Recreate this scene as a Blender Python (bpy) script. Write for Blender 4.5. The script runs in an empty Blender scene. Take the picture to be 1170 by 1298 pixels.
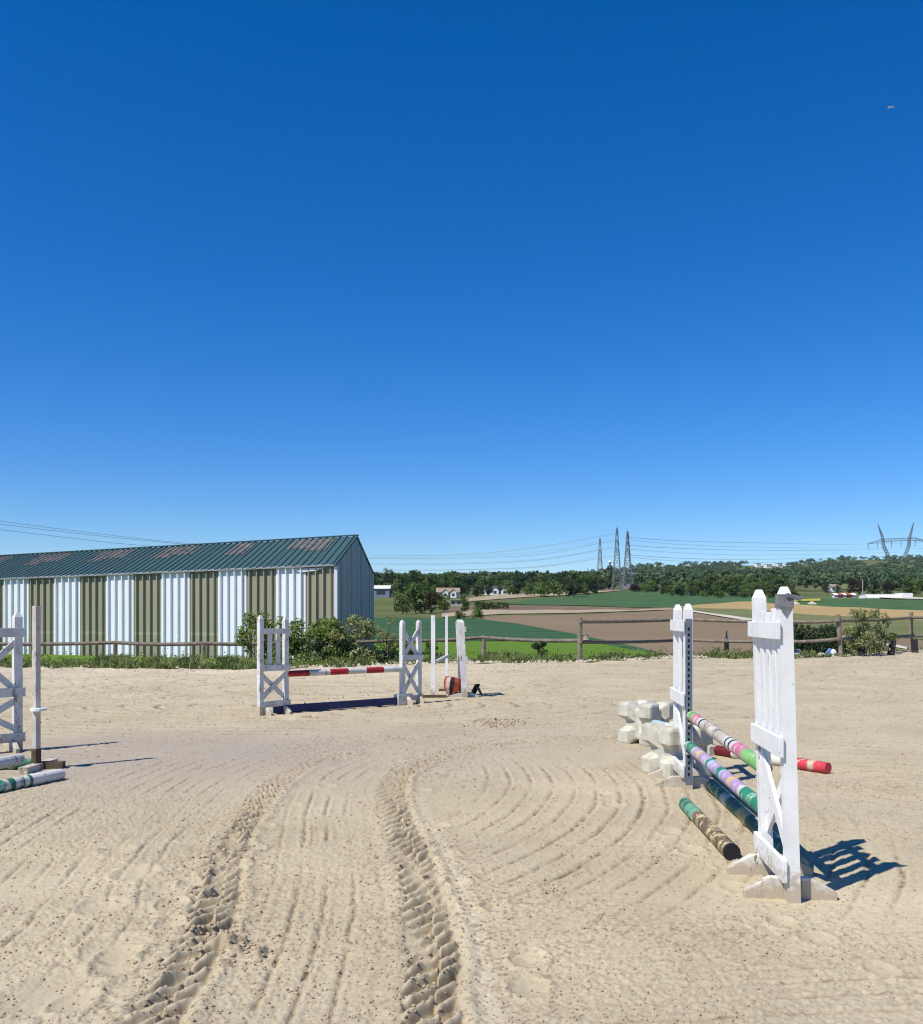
import bpy, math, random
import numpy as np
from mathutils import Vector, Matrix, Euler
R = math.radians
rnd = random.Random(7)
nr = np.random.RandomState(11)
SC = bpy.context.scene
COL = SC.collection
# ------------------------------------------------------------------ camera, sky, sun, exposure
F, CX, HY, CZ = 1180.0, 585.0, 780.0, 1.5        # focal length in photo pixels, principal column, eye level row, eye height
cam_d = bpy.data.cameras.new('camera'); cam = bpy.data.objects.new('camera', cam_d); COL.objects.link(cam)
cam.location = (0, 0, CZ); cam.rotation_euler = (R(90), 0, 0)
cam_d.sensor_fit = 'HORIZONTAL'; cam_d.sensor_width = 36; cam_d.lens = 36*F/1170
cam_d.shift_y = (HY-649)/1170; cam_d.clip_start = .05; cam_d.clip_end = 20000
SC.camera = cam
SUN_EL, SHADOW_AZ = 54.0, 39.0                   # shadows run to +x +y
W = bpy.data.worlds.new('World'); SC.world = W; W.use_nodes = True
nt = W.node_tree; nt.nodes.clear()
sky = nt.nodes.new('ShaderNodeTexSky'); sky.sky_type = 'NISHITA'; sky.sun_disc = False
sky.sun_elevation = R(SUN_EL); sky.sun_rotation = R(180+90-SHADOW_AZ)
sky.altitude = 0; sky.air_density = 1.0; sky.dust_density = 0.0; sky.ozone_density = 10.0
hs = nt.nodes.new('ShaderNodeHueSaturation'); hs.inputs['Saturation'].default_value = 1.25; hs.inputs['Hue'].default_value = 0.508
gm = nt.nodes.new('ShaderNodeGamma'); gm.inputs['Gamma'].default_value = 1.0
bg = nt.nodes.new('ShaderNodeBackground'); bg.inputs['Strength'].default_value = 0.107
wo = nt.nodes.new('ShaderNodeOutputWorld')
nt.links.new(sky.outputs[0], gm.inputs[0]); nt.links.new(gm.outputs[0], hs.inputs['Color'])
nt.links.new(hs.outputs[0], bg.inputs[0]); nt.links.new(bg.outputs[0], wo.inputs[0])
sun_d = bpy.data.lights.new('sun', 'SUN'); sun = bpy.data.objects.new('sun', sun_d); COL.objects.link(sun)
sun_d.energy = 4.4; sun_d.angle = R(.53); sun_d.color = (1, .95, .86)
sdir = Vector((math.cos(R(SHADOW_AZ))*math.cos(R(SUN_EL)), math.sin(R(SHADOW_AZ))*math.cos(R(SUN_EL)), -math.sin(R(SUN_EL))))
sun.rotation_euler = sdir.to_track_quat('-Z', 'Y').to_euler(); sun.location = (-10, -10, 20)
SC.view_settings.view_transform = 'Standard'; SC.view_settings.look = 'None'
SC.view_settings.exposure = 0.35; SC.view_settings.gamma = 1.0
SC.render.engine = 'CYCLES'; SC.cycles.use_denoising = True; SC.cycles.filter_width = 1.2
SC.cycles.max_bounces = 6; SC.cycles.transparent_max_bounces = 8

# ------------------------------------------------------------------ placing
def G(x, y, z=0.0):                               # photo pixel -> point on a level plane
    d = (CZ-z)*F/(y-HY); return Vector(((x-CX)/F*d, d, z))
def P(x, y, d):                                   # photo pixel at a known distance
    return Vector(((x-CX)/F*d, d, CZ-(y-HY)*d/F))
_ty = [20, 28, 34, 42, 60, 90, 140, 200, 280, 400, 550, 800]
_tp = [886, 856, 842, 832, 815, 797, 783, 774, 765, 756, 750, 744]
_sx = [-600, 200, 480, 640, 740, 820, 900, 1000, 1060, 1170, 1800]
_sp = [745, 742, 741, 736, 729, 718, 716, 717, 709, 708, 716]
def row_at(Y, ax):
    Y = np.asarray(Y, float)
    a = np.interp(np.log(Y), np.log(_ty), _tp)
    s = np.interp(ax, _sx, _sp)
    t = np.clip((np.log(np.maximum(Y, 1))-math.log(800))/(math.log(2300)-math.log(800)), 0, 1)
    far = a*(1-t)+s*t
    drop = np.clip((Y-2300)/1500, 0, 1)*58
    return np.where(Y > 800, far+drop, a)
def ground_z(X, Y):
    X = np.asarray(X, float); Y = np.asarray(Y, float)
    r = np.hypot(X, Y); e = np.maximum(np.maximum(Y, .45*r), 20)
    ax = CX+F*np.clip(X/e, -1.6, 1.6)
    z = CZ-(row_at(e, ax)-HY)*e/F
    return np.where(r < 26, -.3, z)
def T(x, y, up=0.0):                              # photo pixel -> point on the land
    lo, hi = 22.0, 2300.0
    for _ in range(50):
        m = math.sqrt(lo*hi)
        if float(row_at(m, x)) > y: lo = m
        else: hi = m
    Y = math.sqrt(lo*hi); X = (x-CX)/F*Y
    return Vector((X, Y, float(ground_z(X, Y))+up))

# ------------------------------------------------------------------ noise
def _hash(ix, iy, seed):
    h = (ix.astype(np.int64)*374761393+iy.astype(np.int64)*668265263+seed*1274126177) & 0xffffffff
    h = ((h ^ (h >> 13))*1274126177) & 0xffffffff
    return ((h ^ (h >> 16)) & 0xffffff)/float(0xffffff)
def vnoise(x, y, seed=0):
    ix = np.floor(x); iy = np.floor(y); fx = x-ix; fy = y-iy
    fx = fx*fx*(3-2*fx); fy = fy*fy*(3-2*fy)
    a = _hash(ix, iy, seed); b = _hash(ix+1, iy, seed); c = _hash(ix, iy+1, seed); d = _hash(ix+1, iy+1, seed)
    return (a*(1-fx)+b*fx)*(1-fy)+(c*(1-fx)+d*fx)*fy
def fbm(x, y, seed=0, o=3):
    s = 0; a = 1; t = 0
    for k in range(o):
        s = s+a*vnoise(x*2**k+k*17.3, y*2**k-k*9.1, seed+k); t += a; a *= .5
    return s/t

# ------------------------------------------------------------------ materials
def lin(r, g, b):
    f = lambda v: v/12.92 if v <= .04045 else ((v+.055)/1.055)**2.4
    return (f(r/255), f(g/255), f(b/255), 1)
class NT:
    def __init__(s, name):
        s.m = bpy.data.materials.new(name); s.m.use_nodes = True; s.t = s.m.node_tree
        s.b = s.t.nodes['Principled BSDF']
        s.tc = s.n('ShaderNodeTexCoord')
    def n(s, k, **kw):
        o = s.t.nodes.new(k)
        for a, v in kw.items(): setattr(o, a, v)
        return o
    def l(s, a, b): s.t.links.new(a, b)
    def noise(s, scale, detail=4, rough=.6, vec=None):
        o = s.n('ShaderNodeTexNoise'); o.inputs['Scale'].default_value = scale
        o.inputs['Detail'].default_value = detail; o.inputs['Roughness'].default_value = rough
        s.l(vec or s.tc.outputs['Object'], o.inputs['Vector']); return o.outputs['Fac']
    def ramp(s, fac, a, b, ca=(0, 0, 0, 1), cb=(1, 1, 1, 1)):
        o = s.n('ShaderNodeValToRGB'); o.color_ramp.elements[0].position = a; o.color_ramp.elements[1].position = b
        o.color_ramp.elements[0].color = ca; o.color_ramp.elements[1].color = cb
        s.l(fac, o.inputs[0]); return o.outputs[0]
    def mix(s, fac, a, b, mode='MIX'):
        o = s.n('ShaderNodeMix'); o.data_type = 'RGBA'; o.blend_type = mode
        for v, i in ((fac, 0), (a, 6), (b, 7)):
            if hasattr(v, 'is_linked'): s.l(v, o.inputs[i])
            elif i == 0: o.inputs[0].default_value = v
            else: o.inputs[i].default_value = v
        return o.outputs[2]
    def bump(s, fac, strength=.3, dist=.01):
        o = s.n('ShaderNodeBump'); o.inputs['Strength'].default_value = strength; o.inputs['Distance'].default_value = dist
        s.l(fac, o.inputs['Height']); s.l(o.outputs[0], s.b.inputs['Normal'])
    def done(s, col, rough=.8, spec=.3, metal=0):
        if hasattr(col, 'is_linked'): s.l(col, s.b.inputs['Base Color'])
        else: s.b.inputs['Base Color'].default_value = col
        s.b.inputs['Roughness'].default_value = rough; s.b.inputs['Specular IOR Level'].default_value = spec
        s.b.inputs['Metallic'].default_value = metal; return s.m
def c4(*c): return (c[0], c[1], c[2], 1)
def var(c, k): return (min(1, c[0]*k), min(1, c[1]*k), min(1, c[2]*k), 1)
def mottled(name, c, lo=.75, hi=1.15, scale=6, rough=.85, bump=.25, bscale=40, dist=.006, spec=.25):
    t = NT(name); f = t.noise(scale, 5); col = t.ramp(f, .3, .7, var(c, lo), var(c, hi))
    t.bump(t.noise(bscale, 4), bump, dist); return t.done(col, rough, spec)
def paint(name, c, wood=(.2, .17, .14), amount=.62, rough=.6, grime=.60, scale=9, mud=0):
    t = NT(name)                                  # paint worn through to grey wood in chips, with grime
    mp = t.n('ShaderNodeMapping'); mp.inputs['Scale'].default_value = (1, 1, .35); t.l(t.tc.outputs['Object'], mp.inputs[0])
    g = t.ramp(t.noise(3.5, 6, .65), .35, .62, var(c, grime), c4(*c))
    chip = t.ramp(t.noise(scale, 7, .72, mp.outputs[0]), amount, amount+.03)
    wd = t.ramp(t.noise(60, 3, .6, mp.outputs[0]), .3, .7, var(wood, .6), var(wood, 1.3))
    col = t.mix(chip, g, wd)
    if mud:                                        # dried splashes of sand on the lowest hand's breadth
        sx = t.n('ShaderNodeSeparateXYZ'); t.l(t.tc.outputs['Object'], sx.inputs[0])
        k = t.n('ShaderNodeMath', operation='MULTIPLY_ADD'); k.inputs[1].default_value = -1/mud; t.l(sx.outputs[2], k.inputs[0]); t.l(t.noise(22, 6, .7), k.inputs[2])
        col = t.mix(t.ramp(k.outputs[0], .12, .34, (0, 0, 0, 1), (.8, .8, .8, 1)), col, c4(.40, .32, .21))
    t.bump(t.noise(45, 4, .6, mp.outputs[0]), .25, .004); return t.done(col, rough, .35)
M = {}
M['white'] = paint('white_paint', (.80, .80, .78), amount=.635, grime=.86, mud=.5, scale=17)
M['white_worn'] = paint('worn_white_paint', (.70, .69, .65), amount=.585, grime=.72, mud=.5, scale=15)
M['grey_white'] = paint('weathered_grey_white_paint', (.50, .49, .47), amount=.60, grime=.75)
M['foot'] = paint('dirty_white_foot_paint', (.72, .69, .62), amount=.59, grime=.72, scale=14, mud=.30)
M['foot_sandy'] = paint('sandy_foot_paint', (.55, .49, .40), amount=.56, wood=(.30, .23, .15), grime=.7, scale=12)
M['red'] = paint('red_paint', (.42, .02, .03), amount=.60)
M['shaded_red'] = paint('shaded_red_paint', (.15, .012, .02), amount=.60)  # red pole paint with the shade behind the jump mixed into its colour
M['bright_red'] = paint('bright_red_paint', (.60, .05, .07), wood=(.5, .42, .3), amount=.54)
M['pole_white'] = paint('pole_white_paint', (.66, .65, .60), amount=.60, grime=.7)
M['lime'] = paint('lime_paint', (.22, .50, .16), wood=(.4, .5, .3), amount=.53, scale=14)
M['pink'] = paint('pink_paint', (.68, .20, .33), wood=(.6, .45, .4), amount=.53, scale=14)
M['cream'] = paint('cream_paint', (.58, .51, .42), amount=.53, scale=14)
M['green'] = paint('green_paint', (.03, .25, .15), wood=(.35, .5, .4), amount=.53, scale=14)
M['lilac'] = paint('lilac_paint', (.47, .34, .60), wood=(.5, .45, .45), amount=.53, scale=14)
M['yellow'] = paint('pale_yellow_paint', (.75, .56, .22), amount=.64)
M['dark_green'] = paint('dark_green_paint', (.028, .17, .095), amount=.53, wood=(.45, .50, .32))
M['mint'] = paint('mint_paint', (.16, .38, .24), wood=(.05, .12, .08), amount=.52)
M['bark_yellow'] = paint('flaking_yellow_brown_pole', (.17, .115, .07), wood=(.52, .43, .22), amount=.50, scale=14)
M['light_blue'] = paint('light_blue_paint', (.34, .52, .60), amount=.64)
M['blue'] = paint('blue_paint', (.022, .032, .12), wood=(.2, .2, .3), amount=.66)
M['black'] = mottled('black_paint', (.018, .018, .022), rough=.6)
M['salmon'] = paint('salmon_red_paint', (.56, .10, .06), wood=(.6, .3, .22), amount=.64)
M['pale_pink'] = paint('pale_pink_paint', (.72, .50, .44), amount=.66)
M['metal'] = mottled('galvanised_strip', (.13, .155, .20), rough=.45, spec=.5)
M['bracket'] = mottled('weathered_grey_bracket', (.20, .20, .21), .6, 1.2, 20, .7)
M['hole'] = mottled('dark_slot', (.01, .01, .012))
M['zinc'] = mottled('zinc_cup', (.40, .41, .43), rough=.4, spec=.5)
M['block'] = mottled('sun_bleached_plastic', (.54, .515, .42), .68, 1.12, 7, .6, .25, 20)
M['post'] = mottled('grey_weathered_post', (.24, .20, .15), .6, 1.3, 9, .9, .5, 30, .01)
M['rail'] = mottled('grey_brown_rail', (.20, .165, .125), .6, 1.35, 7, .9, .5, 26, .01)
M['pale_wood'] = paint('worn_cream_post', (.55, .51, .44), wood=(.34, .28, .22), amount=.56, grime=.7)
M['brown_wood'] = mottled('brown_wet_wood', (.10, .075, .05), .6, 1.3, 9, .85, .4, 30, .01)
M['tyre'] = mottled('old_rubber', (.022, .022, .024), rough=.7)
# barn
def sheet_mat(name, c, dirt, streak=.25, rough=.45, spec=.5, band=None):
    t = NT(name)
    mp = t.n('ShaderNodeMapping'); mp.inputs['Scale'].default_value = (3, 3, .25); t.l(t.tc.outputs['Object'], mp.inputs[0])
    f = t.ramp(t.noise(1.6, 6, .65, mp.outputs[0]), .45, .75)
    mul = t.n('ShaderNodeMath', operation='MULTIPLY'); mul.inputs[1].default_value = streak; t.l(f, mul.inputs[0])
    col = t.mix(mul.outputs[0], c4(*c), c4(*dirt))
    if band:                                       # inner beam showing through the translucent sheets, put into the colour as a pale band
        sx = t.n('ShaderNodeSeparateXYZ'); t.l(t.tc.outputs['Object'], sx.inputs[0])
        d = t.n('ShaderNodeMath', operation='SUBTRACT'); d.inputs[1].default_value = band[0]; t.l(sx.outputs[2], d.inputs[0])
        a = t.n('ShaderNodeMath', operation='ABSOLUTE'); t.l(d.outputs[0], a.inputs[0])
        k = t.ramp(a.outputs[0], band[1]*.6, band[1], (1, 1, 1, 1), (0, 0, 0, 1))
        col = t.mix(k, col, c4(*band[2]))
    return t.done(col, rough, spec)
M['sheet_white'] = sheet_mat('white_steel_sheet', (.74, .76, .79), (.45, .44, .40), .3)
M['sheet_olive'] = sheet_mat('olive_fibreglass_sheet', (.30, .282, .20), (.20, .185, .125), .5, .5, .4, (1.07, .075, (.36, .34, .23)))
M['sheet_gable'] = sheet_mat('blue_grey_steel_sheet', (.31, .325, .345), (.20, .205, .21), .45)
M['roof'] = sheet_mat('teal_steel_roof', (.038, .092, .096), (.09, .09, .08), .6, .62, .25)
M['trim'] = mottled('grey_trim', (.45, .47, .47), rough=.5)
t = NT('stained_roof_light'); f = t.ramp(t.noise(2.2, 6, .7), .42, .62)
M['rooflight'] = t.done(t.mix(f, c4(.18, .155, .13), c4(.05, .085, .082)), .6, .3)
# sand
t = NT('riding_arena_sand')
pos = t.n('ShaderNodeNewGeometry').outputs['Position']
at1 = t.n('ShaderNodeAttribute', attribute_name='damp'); at2 = t.n('ShaderNodeAttribute', attribute_name='dark'); at3 = t.n('ShaderNodeAttribute', attribute_name='pale')
col = t.ramp(t.noise(.7, 7, .66, pos), .36, .64, c4(.425, .36, .232), c4(.535, .457, .305))
col = t.mix(t.ramp(t.noise(55, 5, .75, pos), .36, .66, (0, 0, 0, 1), (1, 1, 1, 1)), t.mix(.26, col, c4(.28, .21, .135)), col)
col = t.mix(t.ramp(t.noise(160, 2, .6, pos), .64, .74), col, c4(.62, .54, .42))
col = t.mix(at3.outputs['Fac'], col, c4(.63, .545, .385))
col = t.mix(at1.outputs['Fac'], col, c4(.35, .30, .24))
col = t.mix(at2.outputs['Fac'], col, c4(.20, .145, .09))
t.bump(t.noise(120, 6, .8, pos), .5, .006)
M['sand'] = t.done(col, .95, .12)
M['clod'] = mottled('sand_clod', (.40, .315, .205), .7, 1.2, 30, .95, .3, 120)
t = NT('verge_earth'); pos = t.n('ShaderNodeNewGeometry').outputs['Position']
col = t.ramp(t.noise(1.4, 6, .65, pos), .38, .62, c4(.44, .36, .25), c4(.10, .12, .04))
t.bump(t.noise(14, 6, .7, pos), .6, .05); M['verge'] = t.done(col, .95, .1)
def field_mat(name, a, b, scale=.25, rows=None, fine=3.0):
    t = NT(name); pos = t.n('ShaderNodeNewGeometry').outputs['Position']
    f1 = t.noise(scale*.25, 5, .6, pos); f2 = t.noise(fine, 4, .7, pos)
    m = t.n('ShaderNodeMath', operation='ADD'); t.l(f1, m.inputs[0]); t.l(f2, m.inputs[1])
    h = t.n('ShaderNodeMath', operation='MULTIPLY'); h.inputs[1].default_value = .5; t.l(m.outputs[0], h.inputs[0])
    col = t.ramp(h.outputs[0], .38, .62, c4(*a), c4(*b))
    big = t.noise(.035, 4, .6, pos); col = t.mix(t.ramp(big, .35, .65, (0, 0, 0, 1), (.55, .55, .55, 1)), col, var(a, .82))
    if rows:
        w = t.n('ShaderNodeTexWave'); w.inputs['Scale'].default_value = rows[0]; w.inputs['Distortion'].default_value = 2.5; w.inputs['Detail'].default_value = 2
        mp = t.n('ShaderNodeMapping'); mp.inputs['Rotation'].default_value = (0, 0, rows[1]); t.l(pos, mp.inputs[0]); t.l(mp.outputs[0], w.inputs[0])
        col = t.mix(t.ramp(w.outputs['Fac'], .35, .9), col, c4(*rows[2]))
    return t.done(col, .95, .08)
M['land'] = field_mat('rough_grassland', (.075, .11, .03), (.17, .16, .07), .08, fine=1.2)
M['bright_grass'] = field_mat('bright_grass', (.10, .19, .018), (.16, .25, .035), .5, (.35, 1.5, (.08, .15, .015)))
M['crop'] = field_mat('dark_green_crop', (.030, .076, .036), (.055, .110, .048), .2, (.055, 1.9, (.050, .115, .045)))
M['crop2'] = field_mat('mid_green_crop', (.044, .098, .038), (.082, .145, .052), .1, (.03, .4, (.060, .12, .045)))
M['plough'] = field_mat('ploughed_brown', (.185, .132, .080), (.25, .185, .115), .1, (.28, 1.2, (.22, .165, .105)))
M['plough_dark'] = field_mat('dark_ploughed', (.15, .105, .07), (.23, .17, .115), .1, (.06, .2, (.16, .115, .08)))
M['tan'] = field_mat('dry_tan_soil', (.34, .275, .18), (.45, .37, .26), .1, (.05, .1, (.33, .27, .17)))
M['ochre'] = field_mat('ochre_stubble', (.36, .26, .11), (.44, .32, .15), .06)
M['olive_field'] = field_mat('olive_pasture', (.13, .15, .055), (.20, .20, .09), .08)
M['rape'] = field_mat('yellow_flowers', (.40, .36, .05), (.34, .34, .08), .1)
M['track'] = field_mat('chalk_track', (.50, .46, .37), (.60, .55, .46), .3)
def leaf(name, a, b, c, trans=.25):
    t = NT(name)
    g = t.n('ShaderNodeNewGeometry'); oi = t.n('ShaderNodeObjectInfo')
    col = t.mix(g.outputs['Random Per Island'], c4(*a), c4(*b))
    f = t.n('ShaderNodeMath', operation='MULTIPLY'); f.inputs[1].default_value = .55; t.l(oi.outputs['Random'], f.inputs[0])
    col = t.mix(f.outputs[0], col, c4(*c))
    m = t.done(col, .65, .25)
    tr = t.n('ShaderNodeBsdfTranslucent'); t.l(col, tr.inputs['Color'])
    mx = t.n('ShaderNodeMixShader'); mx.inputs[0].default_value = trans
    out = t.t.nodes['Material Output']
    t.l(t.b.outputs[0], mx.inputs[1]); t.l(tr.outputs[0], mx.inputs[2]); t.l(mx.outputs[0], out.inputs['Surface']); return m
M['leaf'] = leaf('broadleaf_foliage', (.048, .098, .022), (.120, .185, .045), (.110, .130, .045))
M['leaf_light'] = leaf('light_foliage', (.090, .160, .030), (.170, .245, .055), (.15, .19, .05))
M['leaf_dark'] = leaf('dark_foliage', (.022, .052, .020), (.052, .096, .036), (.040, .066, .030))
M['leaf_copper'] = leaf('copper_foliage', (.035, .022, .016), (.075, .045, .030), (.05, .04, .02))
M['leaf_far'] = leaf('hill_foliage', (.040, .078, .036), (.100, .150, .062), (.07, .11, .05))
M['leaf_bush'] = leaf('hedgerow_leaves', (.085, .15, .028), (.28, .35, .09), (.17, .23, .05), .4)
M['leaf_pale'] = leaf('pale_yellow_green_leaves', (.13, .18, .05), (.46, .45, .21), (.22, .24, .09), .35)
M['grass'] = leaf('verge_grass', (.09, .15, .028), (.34, .33, .15), (.14, .19, .05), .35)
M['bark'] = mottled('bark', (.09, .065, .045), .6, 1.3, 8)
M['steel'] = mottled('pylon_steel', (.17, .19, .21), rough=.6)
M['cable'] = mottled('cable', (.22, .26, .30), rough=.6)
M['wall_white'] = mottled('white_render', (.74, .72, .68), .9, 1.05, .5)
M['wall_grey'] = mottled('grey_render', (.36, .37, .38), .9, 1.05, .5)
M['wall_blue'] = mottled('blue_grey_cladding', (.20, .23, .30), .9, 1.05, .5)
M['tile'] = mottled('tan_tiles', (.30, .23, .16), .8, 1.1, 1)
M['slate'] = mottled('dark_slate', (.06, .065, .075), .8, 1.1, 1)
M['window'] = mottled('dark_window', (.03, .035, .045), rough=.2, spec=.6)
M['film'] = mottled('white_greenhouse_film', (.74, .75, .74), .92, 1.03, .3)
M['pinkwall'] = mottled('pinkish_render', (.50, .36, .30), .9, 1.05, .5)
M['stone'] = mottled('pale_stone', (.50, .44, .34), .7, 1.15, 5)
M['blue_plastic'] = mottled('blue_plastic', (.10, .18, .40))

# ------------------------------------------------------------------ mesh building
class MB:
    def __init__(s): s.v = []; s.f = []; s.mi = []
    def add(s, vs, fs, mi=0):
        o = len(s.v); s.v += [Vector(p) for p in vs]; s.f += [tuple(i+o for i in f) for f in fs]; s.mi += [mi]*len(fs); return s
    def bar(s, a, b, w, h, up=(0, 0, 1), mi=0, taper=1.0):      # box from a to b; w across, h along up
        a = Vector(a); b = Vector(b); d = (b-a).normalized(); up = Vector(up)
        x = d.cross(up)
        if x.length < 1e-5: x = d.cross(Vector((1, 0, 0)))
        x.normalize(); y = x.cross(d).normalized()
        vs = []
        for p, k in ((a, 1.0), (b, taper)):
            for sx, sy in ((-1, -1), (1, -1), (1, 1), (-1, 1)): vs.append(p+x*sx*w/2*k+y*sy*h/2*k)
        return s.add(vs, [(0, 1, 2, 3)[::-1], (4, 5, 6, 7), (0, 1, 5, 4), (1, 2, 6, 5), (2, 3, 7, 6), (3, 0, 4, 7)], mi)
    def box(s, c, sz, rz=0, mi=0):
        c = Vector(c); m = Matrix.Rotation(rz, 3, 'Z'); vs = []
        for z in (-1, 1):
            for x, y in ((-1, -1), (1, -1), (1, 1), (-1, 1)): vs.append(c+m @ Vector((x*sz[0]/2, y*sz[1]/2, z*sz[2]/2)))
        return s.add(vs, [(3, 2, 1, 0), (4, 5, 6, 7), (0, 1, 5, 4), (1, 2, 6, 5), (2, 3, 7, 6), (3, 0, 4, 7)], mi)
    def tube(s, pts, r, n=8, mi=0, cap=True, mids=None, jit=0):
        pts = [Vector(p) for p in pts]; rr = r if isinstance(r, (list, tuple)) else [r]*len(pts)
        d0 = (pts[-1]-pts[0]).normalized(); x = d0.cross(Vector((0, 0, 1)))
        if x.length < 1e-3: x = Vector((1, 0, 0))
        x.normalize(); vs = []
        for i, p in enumerate(pts):
            d = (pts[min(i+1, len(pts)-1)]-pts[max(i-1, 0)]).normalized()
            y = x.cross(d).normalized(); xx = d.cross(y).normalized()
            for k in range(n):
                a = 2*math.pi*k/n; q = rr[i]*(1+(rnd.uniform(-jit, jit) if jit else 0))
                vs.append(p+xx*math.cos(a)*q+y*math.sin(a)*q)
        o = len(s.v); s.v += vs
        for i in range(len(pts)-1):
            for k in range(n):
                s.f.append((o+i*n+k, o+i*n+(k+1) % n, o+(i+1)*n+(k+1) % n, o+(i+1)*n+k)); s.mi.append(mids[i] if mids else mi)
        if cap:
            s.f.append(tuple(o+k for k in range(n))[::-1]); s.mi.append(mids[0] if mids else mi)
            e = o+(len(pts)-1)*n; s.f.append(tuple(e+k for k in range(n))); s.mi.append(mids[-1] if mids else mi)
        return s
    def prism(s, poly, a, b, mi=0):               # polygon of points moved from a to b
        a = Vector(a); b = Vector(b); n = len(poly)
        vs = [Vector(p)+a for p in poly]+[Vector(p)+b for p in poly]
        fs = [tuple(range(n))[::-1], tuple(range(n, 2*n))]+[(i, (i+1) % n, n+(i+1) % n, n+i) for i in range(n)]
        return s.add(vs, fs, mi)
    def build(s, name, mats, parent=None, smooth=False, bevel=0):
        me = bpy.data.meshes.new(name)
        o0 = root_loc(parent)
        me.from_pydata([tuple(v-o0) for v in s.v], [], s.f)
        for m in (mats if isinstance(mats, (list, tuple)) else [mats]): me.materials.append(m)
        me.polygons.foreach_set('material_index', s.mi)
        if smooth: me.polygons.foreach_set('use_smooth', [True]*len(s.f))
        me.update()
        import bmesh
        bm = bmesh.new(); bm.from_mesh(me); bmesh.ops.recalc_face_normals(bm, faces=bm.faces)
        if bevel: bmesh.ops.bevel(bm, geom=bm.edges[:], offset=bevel, segments=2, affect='EDGES', profile=.6)
        bm.to_mesh(me); bm.free()
        o = bpy.data.objects.new(name, me); COL.objects.link(o)
        if parent: o.parent = parent
        return o
def root_loc(p):
    v = Vector((0, 0, 0))
    while p is not None: v = v+p.location; p = p.parent
    return v
def grid_obj(name, V, nu, nv, m, smooth=True, parent=None):      # V: (nu*nv,3) array, rows of nv
    me = bpy.data.meshes.new(name); me.vertices.add(len(V)); me.vertices.foreach_set('co', np.ascontiguousarray(V, dtype=np.float32).ravel())
    i, j = np.meshgrid(np.arange(nu-1), np.arange(nv-1), indexing='ij'); a = (i*nv+j).ravel()
    q = np.stack([a, a+1, a+nv+1, a+nv], 1).astype(np.int32); n = len(q)
    me.loops.add(n*4); me.loops.foreach_set('vertex_index', q.ravel())
    me.polygons.add(n); me.polygons.foreach_set('loop_start', np.arange(0, n*4, 4, dtype=np.int32))
    me.polygons.foreach_set('use_smooth', np.full(n, smooth)); me.materials.append(m)
    me.update(calc_edges=True); me.validate()
    o = bpy.data.objects.new(name, me); COL.objects.link(o)
    if parent: o.parent = parent
    return o
def quads_mesh(name, V, m):                       # V (n,4,3): loose quads
    n = len(V); me = bpy.data.meshes.new(name); me.vertices.add(n*4)
    me.vertices.foreach_set('co', np.ascontiguousarray(V, dtype=np.float32).ravel())
    me.loops.add(n*4); me.loops.foreach_set('vertex_index', np.arange(n*4, dtype=np.int32))
    me.polygons.add(n); me.polygons.foreach_set('loop_start', np.arange(0, n*4, 4, dtype=np.int32))
    me.materials.append(m); me.update(calc_edges=True); return me
def thing(name, label, cat, loc=(0, 0, 0), group=None):
    o = bpy.data.objects.new(name, None); COL.objects.link(o); o.location = loc; o.empty_display_size = .2
    return tag(o, label, cat, group)
def tag(o, label, cat, group=None):
    o['label'] = label; o['category'] = cat
    if group: o['group'] = group
    return o
def struct(o, kind='structure'): o['kind'] = kind; return o

# ------------------------------------------------------------------ land: terrain, fields
def make_land():
    ang = np.concatenate([np.linspace(-32, 32, 161), np.linspace(34, 326, 147)])*math.pi/180
    ang = np.append(ang, ang[0]+2*math.pi)
    rad = np.concatenate([np.exp(np.linspace(math.log(22), math.log(900), 330)), np.exp(np.linspace(math.log(910), math.log(6000), 60))])
    A, Rr = np.meshgrid(ang, rad, indexing='ij'); X = np.sin(A)*Rr; Y = np.cos(A)*Rr
    e = np.maximum(Y, .45*Rr)
    Z = ground_z(X, Y)
    V = np.stack([X, Y, Z], -1).reshape(-1, 3)
    struct(grid_obj('terrain', V, len(ang), len(rad), M['land']))
make_land()
nfield = 0
def field(top, bot, m, name='field', lift=.0, nx=60, ny=14):
    global nfield; nfield += 1
    tx, ty = zip(*top); bx, by = zip(*bot)
    x0 = min(tx[0], bx[0]); x1 = max(tx[-1], bx[-1]); V = []
    for i in range(nx):
        x = x0+(x1-x0)*i/(nx-1); a = np.interp(x, tx, ty); b = np.interp(x, bx, by)
        a = a+.35*math.sin(x*.09+nfield)
        for j in range(ny):
            y = b+(a-b)*j/(ny-1); p = T(x, y)
            V.append((p.x, p.y, p.z+.03+.00035*p.y+.00016*p.y*lift))
    return struct(grid_obj(name, np.array(V), nx, ny, m))
field([(-500, 812), (440, 816), (640, 814), (720, 813.5), (760, 817), (800, 825), (880, 838)], [(-500, 842), (440, 842), (640, 842), (880, 842)], M['bright_grass'], lift=2)
field([(-500, 783), (440, 784), (600, 784), (660, 792), (720, 803), (780, 815), (835, 828)], [(-500, 812), (440, 815), (640, 813), (720, 814), (780, 826), (835, 831)], M['crop'], lift=1)
field([(600, 783), (640, 781), (720, 780), (800, 777), (880, 772), (960, 785), (1040, 800), (1700, 840)], [(600, 784), (660, 792), (720, 803), (780, 815), (840, 830), (960, 834), (1040, 835), (1700, 842)], M['plough'], nx=90)
field([(560, 774), (600, 767), (700, 768.5), (800, 771), (862, 771)], [(560, 780), (600, 774), (700, 774), (800, 773.5), (862, 772)], M['plough_dark'], lift=1)
field([(560, 779), (600, 774), (700, 774), (800, 773.5), (862, 772)], [(560, 783), (640, 779), (720, 778), (800, 775.5), (862, 773)], M['tan'], lift=2)
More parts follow.
